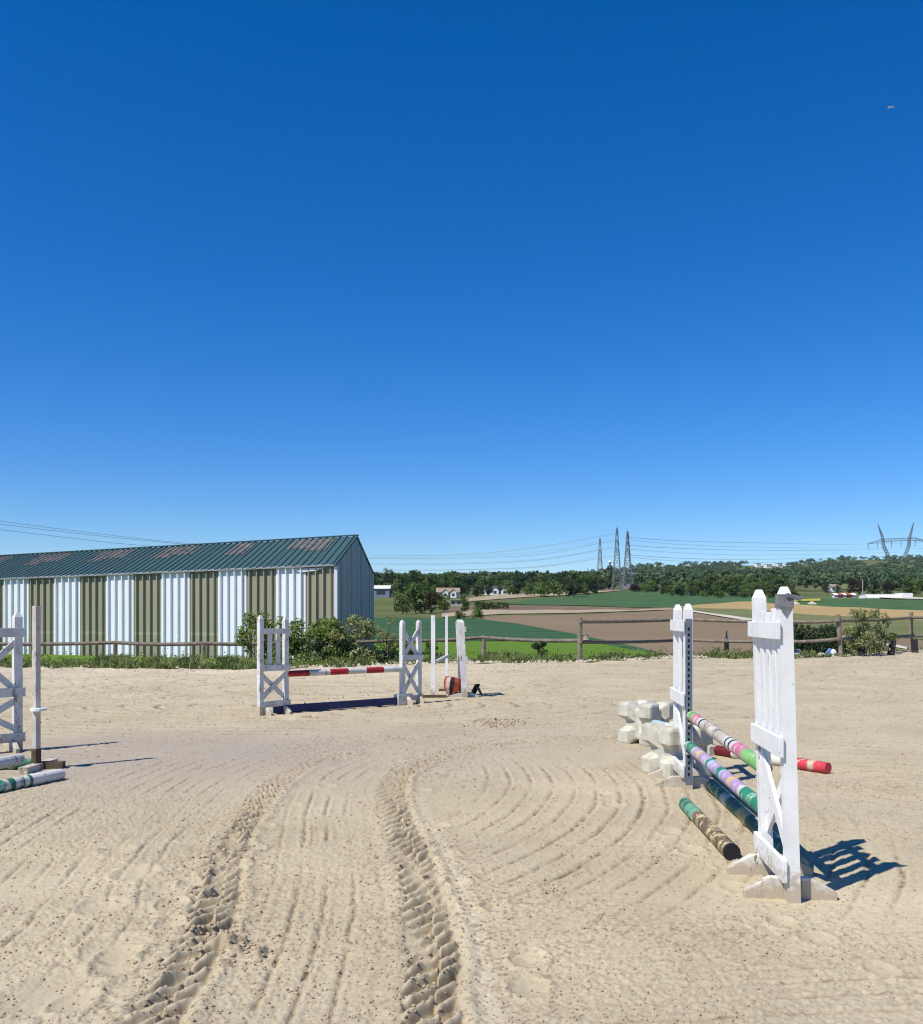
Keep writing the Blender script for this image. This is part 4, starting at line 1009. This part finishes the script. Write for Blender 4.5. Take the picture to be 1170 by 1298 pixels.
for _ in range(1500):
    x = nr.uniform(-200, 480) if nr.rand() < .7 else nr.uniform(480, 960); p = edge_pt(x); d = p.y+nr.uniform(.2, 3.5); X = (x-CX)/F*d
    pts2.append((X, d, 0, .06+.12*nr.rand()))
lv = leaf_cloud(9000, [(a, b, c_+h_*1.2, .16, h_*1.5) for a, b, c_, h_ in pts2], .035, seed=8, shell=.2)
o = bpy.data.objects.new('weeds', quads_mesh('weeds', lv, M['leaf_bush'])); COL.objects.link(o); struct(o, 'stuff')
# crumbly pale stones along the edge
def stones():
    mb = MB()
    for _ in range(420):
        x = rnd.uniform(380, 900) if rnd.random() < .7 else rnd.uniform(-100, 1200)
        p = edge_pt(x); d = p.y+rnd.uniform(-.1, .7); X = (x-CX)/F*d; r_ = rnd.uniform(.02, .075)
        a = rnd.uniform(0, 3); e = [rnd.uniform(.7, 1.2) for _ in range(6)]; c = Vector((X, d, .02))
        vs = [c+Vector((math.cos(a+k*1.57)*r_*e[k]*1.3, math.sin(a+k*1.57)*r_*e[k], 0)) for k in range(4)]+[c+Vector((0, 0, r_*e[4])), c-Vector((0, 0, r_))]
        mb.add(vs, [(0, 1, 4), (1, 2, 4), (2, 3, 4), (3, 0, 4), (1, 0, 5), (2, 1, 5), (3, 2, 5), (0, 3, 5)])
    struct(mb.build('gravel', M['stone']), 'stuff')
stones()

# ------------------------------------------------------------------ small things at the fence
for x, y, d, lean_, lab in ((1160, 827, 37.4, .05, 'dark rubber slab upright behind the foot of the right fence post'), (1129, 829, 35, .35, 'dark rubber slab leaning under the lower rail between the last two posts'), (1092, 831, 34, .10, 'dark rubber slab beside the stem of the speckled young tree')):
    b = P(x, y, d); root = thing('rubber_slab', lab, 'rubber slab', b)
    MB().bar(b-Z1*.05, b+Vector((lean_*.4, .12, .52)), .25, .09).build('slab_body', M['tyre'], root, bevel=.02)
    MB().bar(b+Vector((-.02, -.07, 0)), b+Vector((-.02, -.07, .06)), .30, .05).build('base_strip', M['brown_wood'], root)
b = P(921, 828, 35.5); root = thing('marker_post', 'short dark marker post with pale collar at the brown field edge', 'marker post', b)
MB().bar(b-Z1*.1, b+Z1*.42, .16, .14).build('stump', M['tyre'], root); MB().bar(b+Z1*.42, b+Z1*.62, .10, .10).build('collar', M['wall_grey'], root); MB().bar(b+Z1*.62, b+Z1*.86, .05, .05).build('tip', M['brown_wood'], root)
b = P(742, 812, 30.4); root = thing('fence_box', 'small tan wooden box fixed beside the first tall fence post', 'box', b)
MB().box(b+Z1*.10, (.22, .12, .20)).build('box_body', M['rail'], root); MB().box(b+Vector((0, -.065, .10)), (.15, .012, .15)).build('front_panel', M['cream'], root); MB().box(b+Vector((0, 0, .212)), (.26, .16, .022)).build('lid', M['cream'], root)
b = P(1052, 832, 35); root = thing('plastic_sack', 'crumpled blue and white sack at the foot of the dark hedge', 'sack', b)
def lump(c, sx, sz_, seed):
    r = random.Random(seed); mb = MB(); vs = []; n = 8; rings = [(0, .9), (.35, 1.0), (.7, .8), (1.0, .35)]
    for z, k in rings:
        for q in range(n): a = q*6.283/n; e = k*r.uniform(.75, 1.1); vs.append(c+Vector((math.cos(a)*sx*e, math.sin(a)*sx*.7*e, z*sz_)))
    fs = [(i*n+q, i*n+(q+1) % n, (i+1)*n+(q+1) % n, (i+1)*n+q) for i in range(3) for q in range(n)]+[tuple(range(24, 32))]
    return mb.add(vs, fs)
lump(b, .20, .30, 1).build('sack_body', M['blue_plastic'], root); lump(b+Vector((.08, -.12, .08)), .12, .2, 2).build('white_fold', M['film'], root)
b = P(1012, 832, 34.5); tag(lump(b, .17, .26, 3).build('bucket_lump', M['wall_grey']), 'grey lump of rubble at the left foot of the dark hedge', 'rubble')
b = P(1041, 833, 34.5); tag(lump(b, .22, .16, 4).build('stone', M['stone']), 'pale stone between the rubble and the blue sack', 'stone')

# ------------------------------------------------------------------ far buildings
def house(label, x, yb, wpx, hpx, rpx, walls, roofm, depth=7, yaw=0, gables=0, name='house', cat='house', windows=3, flat=False):
    b = T(x, yb); k = b.y/F; w, h, rh = wpx*k, hpx*k, rpx*k
    root = thing(name, label, cat, b); m = Matrix.Rotation(yaw, 3, 'Z'); o = lambda X, Y, Zz: b+m @ Vector((X, Y, Zz))
    mb = MB(); mb.add([o(sx*w/2, sy*depth/2, z) for z in (-1.5, h) for sx, sy in ((-1, -1), (1, -1), (1, 1), (-1, 1))], [(3, 2, 1, 0), (4, 5, 6, 7), (0, 1, 5, 4), (1, 2, 6, 5), (2, 3, 7, 6), (3, 0, 4, 7)])
    if not flat:
        for s in (-1, 1): mb.add([o(s*w/2, -depth/2, h), o(s*w/2, depth/2, h), o(s*w/2, 0, h+rh)], [(0, 1, 2)])
    mb.build('wall', walls, root)
    mb = MB(); e = .4
    if flat: mb.add([o(sx*(w/2+e), sy*(depth/2+e), z) for z in (h+.02, h+.02+rh) for sx, sy in ((-1, -1), (1, -1), (1, 1), (-1, 1))], [(3, 2, 1, 0), (4, 5, 6, 7), (0, 1, 5, 4), (1, 2, 6, 5), (2, 3, 7, 6), (3, 0, 4, 7)])
    else:
        for s in (-1, 1): mb.add([o(-w/2-e, s*(depth/2+e), h-.1), o(w/2+e, s*(depth/2+e), h-.1), o(w/2+e, 0, h+rh+.1), o(-w/2-e, 0, h+rh+.1), o(-w/2-e, s*(depth/2+e), h+.1), o(w/2+e, s*(depth/2+e), h+.1), o(w/2+e, 0, h+rh+.3), o(-w/2-e, 0, h+rh+.3)], [(0, 1, 2, 3), (4, 5, 6, 7), (0, 1, 5, 4), (1, 2, 6, 5), (3, 0, 4, 7)])
    rf = mb.build('roof', roofm, root)
    for g in range(gables):                        # cross gables facing the valley
        cx = w*(-.12+.36*g) if gables > 1 else w*.12; gw = w*.14; mb = MB()
        pts = [o(cx-gw, -depth/2-1.2, -1.5), o(cx+gw, -depth/2-1.2, -1.5), o(cx+gw, -depth/2-1.2, h*.95), o(cx, -depth/2-1.2, h+rh*.75), o(cx-gw, -depth/2-1.2, h*.95)]
        back = [p+m @ Vector((0, depth*.5, 0)) for p in pts]
        mb.add(pts+back, [(0, 1, 2, 3, 4), (0, 1, 6, 5), (1, 2, 7, 6), (4, 0, 5, 9)]); mb.build('gable', walls, root)
        mb = MB()
        for a_, s in ((2, 1), (4, -1)):
            p, q = pts[a_]+m @ Vector((s*.3, -.3, -.05)), pts[3]+m @ Vector((0, -.3, .12)); mb.add([p, q, back[3]+Vector((0, 0, .12)), back[a_]+m @ Vector((s*.3, 0, -.05))], [(0, 1, 2, 3)])
        mb.build('gable_roof', roofm, root)
        f = MB(); f.add([o(cx-gw*.4, -depth/2-1.25, .5), o(cx+gw*.4, -depth/2-1.25, .5), o(cx+gw*.4, -depth/2-1.25, h*.75), o(cx-gw*.4, -depth/2-1.25, h*.75)], [(0, 1, 2, 3)]); f.build('window', M['window'], root)
    for q in range(windows):
        cx = -w/2+w*(q+.5)/windows; ww = w/windows*.26; f = MB(); y = -depth/2-.06
        f.add([o(cx-ww, y, h*.30), o(cx+ww, y, h*.30), o(cx+ww, y, h*.80), o(cx-ww, y, h*.80)], [(0, 1, 2, 3)]); f.build('window', M['window'], root)
    return root
house('grey blue shed with white roof beside the barn gable', 484, 757, 21, 10.5, 3.5, M['wall_blue'], M['wall_white'], 9, .0, 0, 'shed', 'shed', 1)
house('white house with tan tiled roof and two gables before the wood', 568, 757.5, 28, 6.5, 5, M['wall_white'], M['tile'], 8, 0, 2, windows=3)
house('long white house with dark slate roof and gables before the wood', 631, 754, 34, 6, 5, M['wall_white'], M['slate'], 8, 0, 2, windows=4)
house('long grey flat roofed building behind the right pylon', 812, 746, 46, 18, 1.2, M['wall_grey'], M['wall_grey'], 10, 0, 0, 'flat_building', 'building', 7, True)
house('white two storey building with overhanging dark roof right of the pylons', 839, 744, 15, 14, 2.5, M['wall_white'], M['slate'], 9, .1, 0, 'flat_building', 'building', 4, True)
house('low white annexe below the two storey white building', 848, 749, 7, 4.5, 2, M['wall_white'], M['tile'], 5, 0, 0, windows=1)
house('dark roofed hut left of the pylons', 757, 748.5, 17, 5, 6, M['bark'], M['slate'], 7, 0, 0, 'hut', 'hut', 1)
house('small white house behind the left pylon', 762, 741, 7, 8, 2.5, M['wall_white'], M['tile'], 6, 0, 0, windows=1)
house('pinkish house among trees left of the near wing top', 938, 738, 9, 7, 3, M['pinkwall'], M['tile'], 8, 0, 0, windows=2)
for x, y, w_, h_, lab in ((960, 719, 5, 4.5, 'tall white apartment block on the hill, leftmost of three'), (973, 720, 7, 4, 'wide white apartment block in the middle of the hilltop three'), (987, 719.5, 6, 5, 'white apartment block on the hill, rightmost of three')):
    house(lab, x, y, w_, h_, .7, M['wall_white'], M['wall_grey'], 14, .2, 0, 'apartment_block', 'building', 3, True)
house('low pale farm building under the big pylon', 1148, 738.5, 22, 4, 2, M['wall_white'], M['tile'], 10, 0, 0, 'farm_building', 'building', 4)
house('pale garden house behind the stalls', 1056, 750, 10, 6, 3, M['wall_white'], M['tile'], 7, 0, 0, windows=2)
house('beige low wall building below the tan roofed house', 578, 768, 14, 7, .8, M['stone'], M['tan'], 5, 0, 0, 'low_building', 'building', 2, True)
# greenhouse tunnel
b = T(1116, 758.5); k = b.y/F; root = thing('greenhouse', 'long white plastic greenhouse tunnel at the edge of the far field', 'greenhouse', b); mb = MB(); w = 45*k; hh = 5*k; n = 8
vs = [b+Vector((s*w/2, -math.cos(math.pi*q/n)*4, math.sin(math.pi*q/n)*hh)) for s in (-1, 1) for q in range(n+1)]
mb.add(vs, [(q, q+1, n+2+q, n+1+q) for q in range(n)]+[tuple(range(n+1)), tuple(range(n+1, 2*n+2))]); mb.build('tunnel_film', M['film'], root)
MB().box(b+Vector((w/2+2, 0, hh*.65)), (4, 7, hh*1.3)).build('end_house', M['film'], root)
mb = MB()
for q in range(12): mb.tube([b+Vector((-w/2+w*q/11, -math.cos(math.pi*j/n)*4.08, math.sin(math.pi*j/n)*hh*1.02)) for j in range(n+1)], .08, 4)
mb.build('hoops', M['wall_grey'], root)
for q, (x, mk, lab) in enumerate(((1058.5, 'film', 'white stall at the left end of the stall row'), (1064, 'salmon', 'red stall second from the left in the stall row'), (1069, 'film', 'white stall in the middle of the stall row'), (1074.5, 'salmon', 'red stall fourth in the stall row'), (1080, 'film', 'white stall at the right end of the stall row by the greenhouse'))):
    house(lab, x, 757.5, 4.5, 3.2, 1.6, M[mk], M[mk], 3, 0, 0, 'stall', 'stall', 1)
for x, lab in ((1029, 'cream tent on the yellow flower strip'), (1008, 'pale tent half behind the near wing top')):
    b = T(x, 766.5); k = b.y/F; root = thing('tent', lab, 'tent', b, None); mb = MB(); w = 4*k; h = 4.2*k
    mb.add([b+Vector((-w, -2, 0)), b+Vector((w, -2, 0)), b+Vector((w, 2, 0)), b+Vector((-w, 2, 0)), b+Vector((-w*.4, 0, h)), b+Vector((w*.4, 0, h))], [(0, 1, 5, 4), (2, 3, 4, 5), (1, 2, 5), (3, 0, 4)]); mb.build('canvas', M['stone'], root)
    MB().bar(b+Vector((0, -2.05, 0)), b+Vector((0, -1.2, h*.45)), .7, .05).build('door_flap', M['wall_grey'], root)
# white dome on a mast tower
b = T(773, 747); k = b.y/F; root = thing('water_tower', 'white domed tower rising over the trees between the pylons', 'tower', b)
h = (747-713)*k; MB().tube([b, b+Z1*h], .7, 10).build('shaft', M['wall_grey'], root)
mb = MB(); rr = 2.2*k; pr = []
mb.tube([b+Z1*(h-.2), b+Z1*(h+rr*.4), b+Z1*(h+rr*.9), b+Z1*(h+rr*1.15)], [rr, rr*1.0, rr*.65, rr*.1], 12); mb.build('dome', M['film'], root, smooth=True)
# telegraph poles by the wood
for x, yb, yt, lab in ((677, 751, 737, 'thin pale telegraph pole on the pale track before the wood'), (741, 749, 739, 'thin telegraph pole near the dark hut'), (1093.5, 755, 735, 'pale pole in front of the dark purple tree')):
    b = T(x, yb); k = b.y/F; root = thing('telegraph_pole', lab, 'pole', b); MB().tube([b, b+Z1*(yb-yt)*k], .22, 6).build('mast', M['wall_grey'], root); MB().bar(b+Vector((-.7, 0, (yb-yt)*k*.93)), b+Vector((.7, 0, (yb-yt)*k*.93)), .15, .15).build('crossarm', M['brown_wood'], root)

# ------------------------------------------------------------------ pylons and cables
def lattice(mb, b, h, wb, wt, th, n=9, top_f=.97):
    cs = [(-1, -1), (1, -1), (1, 1), (-1, 1)]; lv = []
    for q in range(n+1):
        t = 1-(1-q/n)**1.25 if q < n else 1; w = wb*(1-t)**1.15+wt; lv.append([b+Vector((sx*w/2, sy*w/2, h*t*top_f)) for sx, sy in cs])
    for q in range(n):
        for c in range(4):
            mb.bar(lv[q][c], lv[q+1][c], th, th); mb.bar(lv[q][c], lv[q+1][(c+1) % 4], th*.6, th*.6); mb.bar(lv[q+1][c], lv[q+1][(c+1) % 4], th*.5, th*.5)
            if q < n-3: mb.bar(lv[q][(c+1) % 4], lv[q+1][c], th*.6, th*.6)
    return lv
TIPS = {}
def pylon(label, x, yb, yt, wpx, th, arms, key, armdir=(.12, 1, 0), d=None):
    b = T(x, yb); k = b.y/F; h = (yb-yt)*k; root = thing('pylon', label, 'pylon', b); mb = MB(); lattice(mb, b, h, wpx*k, .9, th)
    mb.build('lattice_tower', M['steel'], root); ad = Vector(armdir).normalized(); tips = []
    MB().bar(b+Z1*h*.95, b+Z1*h*1.0, th*1.4, th*1.4).build('peak', M['steel'], root)
    for f, L in arms:
        for s in (-1, 1):
            mb = MB(); z = b+Z1*h*f; e = z+ad*s*L; mb.bar(z-Z1*1.1, e, th*.8, th*.8); mb.bar(z+Z1*1.1, e, th*.8, th*.8); mb.bar(z, e, th*.6, th*.6)
            for q in (.3, .6): mb.bar((z-Z1*1.1).lerp(e, q), (z+Z1*1.1).lerp(e, q), th*.5, th*.5)
            mb.bar(e, e-Z1*2.6, th*.6, th*.6); mb.build('cross_arm', M['steel'], root); tips.append(e-Z1*2.6)
    TIPS[key] = tips
pylon('smallest lattice pylon, left of the three, half hidden by trees', 760.5, 745.5, 681, 7.5, .24, [(.90, 5), (.74, 7), (.58, 6)], 'a')
pylon('tall pale lattice pylon in the middle of the three', 782, 749, 667.5, 10, .24, [(.92, 5), (.78, 7), (.64, 6)], 'b')
pylon('tall dark lattice pylon rightmost of the three beside the grey building', 795.5, 749.5, 672, 11, .30, [(.92, 4), (.80, 6), (.68, 5)], 'c')
# lyre shaped pylon
bl = T(1136, 713.5); kd = bl.y/F; ks = bl.y/640
def L2(x, y, dz=0): return Vector(((x-CX)*kd, bl.y+dz, CZ-(y-HY)*kd))
root = thing('pylon', 'wide lyre shaped pylon with long crossbeam over the right hill', 'pylon', bl)
def truss(mb, pa, pb, w0, w1, th, n):
    pa, pb = Vector(pa), Vector(pb); d = (pb-pa).normalized(); s = d.cross(Vector((0, 1, 0))).normalized(); prev = None
    for q in range(n+1):
        c = pa.lerp(pb, q/n); w = w0+(w1-w0)*q/n; cs = [c+s*w/2+Vector((0, w/2, 0)), c-s*w/2+Vector((0, w/2, 0)), c-s*w/2-Vector((0, w/2, 0)), c+s*w/2-Vector((0, w/2, 0))]
        if prev:
            for j in range(4): mb.bar(prev[j], cs[j], th, th); mb.bar(prev[j], cs[(j+1) % 4], th*.6, th*.6)
        prev = cs
mb = MB(); truss(mb, L2(1136, 723), L2(1136, 717), 9*kd, 9*kd, .3*ks, 3)
mb.build('lattice_tower', M['steel'], root)
for pts in ([(1132.5, 718), (1127, 707), (1120, 692), (1119, 682), (1113, 665)], [(1140, 718), (1146, 707), (1152, 692), (1153, 682), (1158, 662.5)]):
    mb = MB(); ws = [2.5, 3, 2.6, 2.4, .3]
    for q in range(4): truss(mb, L2(*pts[q]), L2(*pts[q+1]), ws[q]*kd, ws[q+1]*kd, .28*ks, 4)
    mb.build('horn', M['steel'], root)
mb = MB(); truss(mb, L2(1116, 685), L2(1160, 683.2), 3.2*kd, 3.2*kd, .28*ks, 11); truss(mb, L2(1116, 685.5), L2(1099.5, 689.5), 3.2*kd, .3*kd, .28*ks, 4); truss(mb, L2(1160, 683.5), L2(1176, 686.5), 3.2*kd, .3*kd, .28*ks, 4)
mb.build('crossbeam', M['steel'], root)
lt = []
for x, y in ((1100.5, 689.5), (1112, 687.5), (1130, 686.5), (1142, 686), (1160, 685.5), (1175, 687)):
    a = L2(x, y); MB().bar(a, a-Z1*7*kd, .3*ks, .3*ks).build('insulator', M['steel'], root); lt.append((x, y+7))
def cable(label, pts, d0, d1, group, th=.13):
    # pts: photo columns/rows along the cable, spanning from distance d0 to d1
    w = []; xs = [p[0] for p in pts]
    for k, (x, y) in enumerate(pts):
        f = (x-xs[0])/(xs[-1]-xs[0]); q = 1/((1-f)/d0+f/d1); w.append(P(x, y, q))
    out = []
    for i in range(len(w)-1):
        p0 = w[max(i-1, 0)]; p1 = w[i]; p2 = w[i+1]; p3 = w[min(i+2, len(w)-1)]
        for k in range(6):
            t = k/6; out.append(.5*((2*p1)+(-p0+p2)*t+(2*p0-5*p1+4*p2-p3)*t*t+(-p0+3*p1-3*p2+p3)*t**3))
    out.append(w[-1]); o = MB().tube(out, th, 5).build('power_cable', M['cable']); return tag(o, label, 'power cable', group)
dT = T(782, 749).y
gL, gR, gB = 'cables left of the three pylons', 'cables between the three pylons and the lyre pylon', 'cables above the barn roof'
for k, (y0, y1, y2, xt, yt) in enumerate(((704.5, 702, 692, 782, 676), (706.5, 704.5, 699, 760, 687), (708, 707, 702, 782, 684), (714.5, 713, 708, 760, 696.5), (716, 714.5, 709, 782, 693), (722.5, 721.5, 717, 760, 705), (724, 722, 718, 782, 704))):
    cable('%s thin cable from the top between the barn gable and the three pylons' % ORD[k], [(300, y0-1.5), (475, y0), (600, y1), (690, y2), (xt, yt)], dT*1.15, dT, gL, .06 if k % 2 else .10)
for k, (yt, ym, y2, ye) in enumerate(((681, 685.5, 688, 689.5), (684, 690, 693.5, 694.5), (691, 695, 697.5, 697), (696, 700.5, 703.5, 701), (703, 707.5, 709, 706), (706, 711, 713, 710))):
    cable('%s thin cable from the top between the three pylons and the lyre pylon' % ORD[k], [(795, yt), (860, ym), (960, y2), (1100, ye), (1250, ye-4)], dT, bl.y, gR, .08 if k % 2 else .11)
for lab, pts in (('highest power cable over the left end of the barn roof', [(-80, 650), (0, 660.5), (120, 676), (236, 688.5), (330, 694)]), ('middle power cable over the left end of the barn roof', [(-80, 656), (0, 664.5), (110, 677.5), (236, 690), (330, 696)]), ('lowest power cable over the left end of the barn roof', [(-80, 664.5), (0, 671.5), (90, 682), (170, 690.5), (330, 702)])):
    cable(lab, pts, 300, 420, gB, .07)
# airliner
ac = Vector(((1130-CX)/F*4600, 4600, CZ+(HY-136)/F*4600)); root = thing('airliner', 'tiny bright airliner high in the blue sky at upper right', 'aircraft', ac)
ad = Vector((.94, .2, .12)).normalized(); sd = Vector((-.2, .95, 0)).normalized()
mb = MB(); mb.tube([ac-ad*19, ac-ad*14, ac+ad*14, ac+ad*19], [.9, 2.7, 2.7, .7], 10); mb.build('fuselage', M['film'], root, smooth=True)
for s in (-1, 1): MB().bar(ac+ad*2, ac+sd*s*17-ad*5, 5.5, .7, taper=.35).build('wing', M['film'], root); MB().bar(ac-ad*16, ac-ad*18.5+sd*s*6, 3, .4, taper=.4).build('tailplane', M['film'], root)
MB().bar(ac-ad*16, ac-ad*19+Z1*7, .5, 4, taper=.5).build('fin', M['film'], root)

# ------------------------------------------------------------------ air
hz = bpy.data.materials.new('thin_haze'); hz.use_nodes = True; hn = hz.node_tree; hn.nodes.remove(hn.nodes['Principled BSDF'])
pv = hn.nodes.new('ShaderNodeVolumePrincipled'); pv.inputs['Color'].default_value = (.80, .90, 1, 1); pv.inputs['Density'].default_value = .00003
hn.links.new(pv.outputs[0], hn.nodes['Material Output'].inputs['Volume'])
struct(MB().box((0, 0, 95), (12400, 12400, 196)).build('haze', hz), 'stuff')
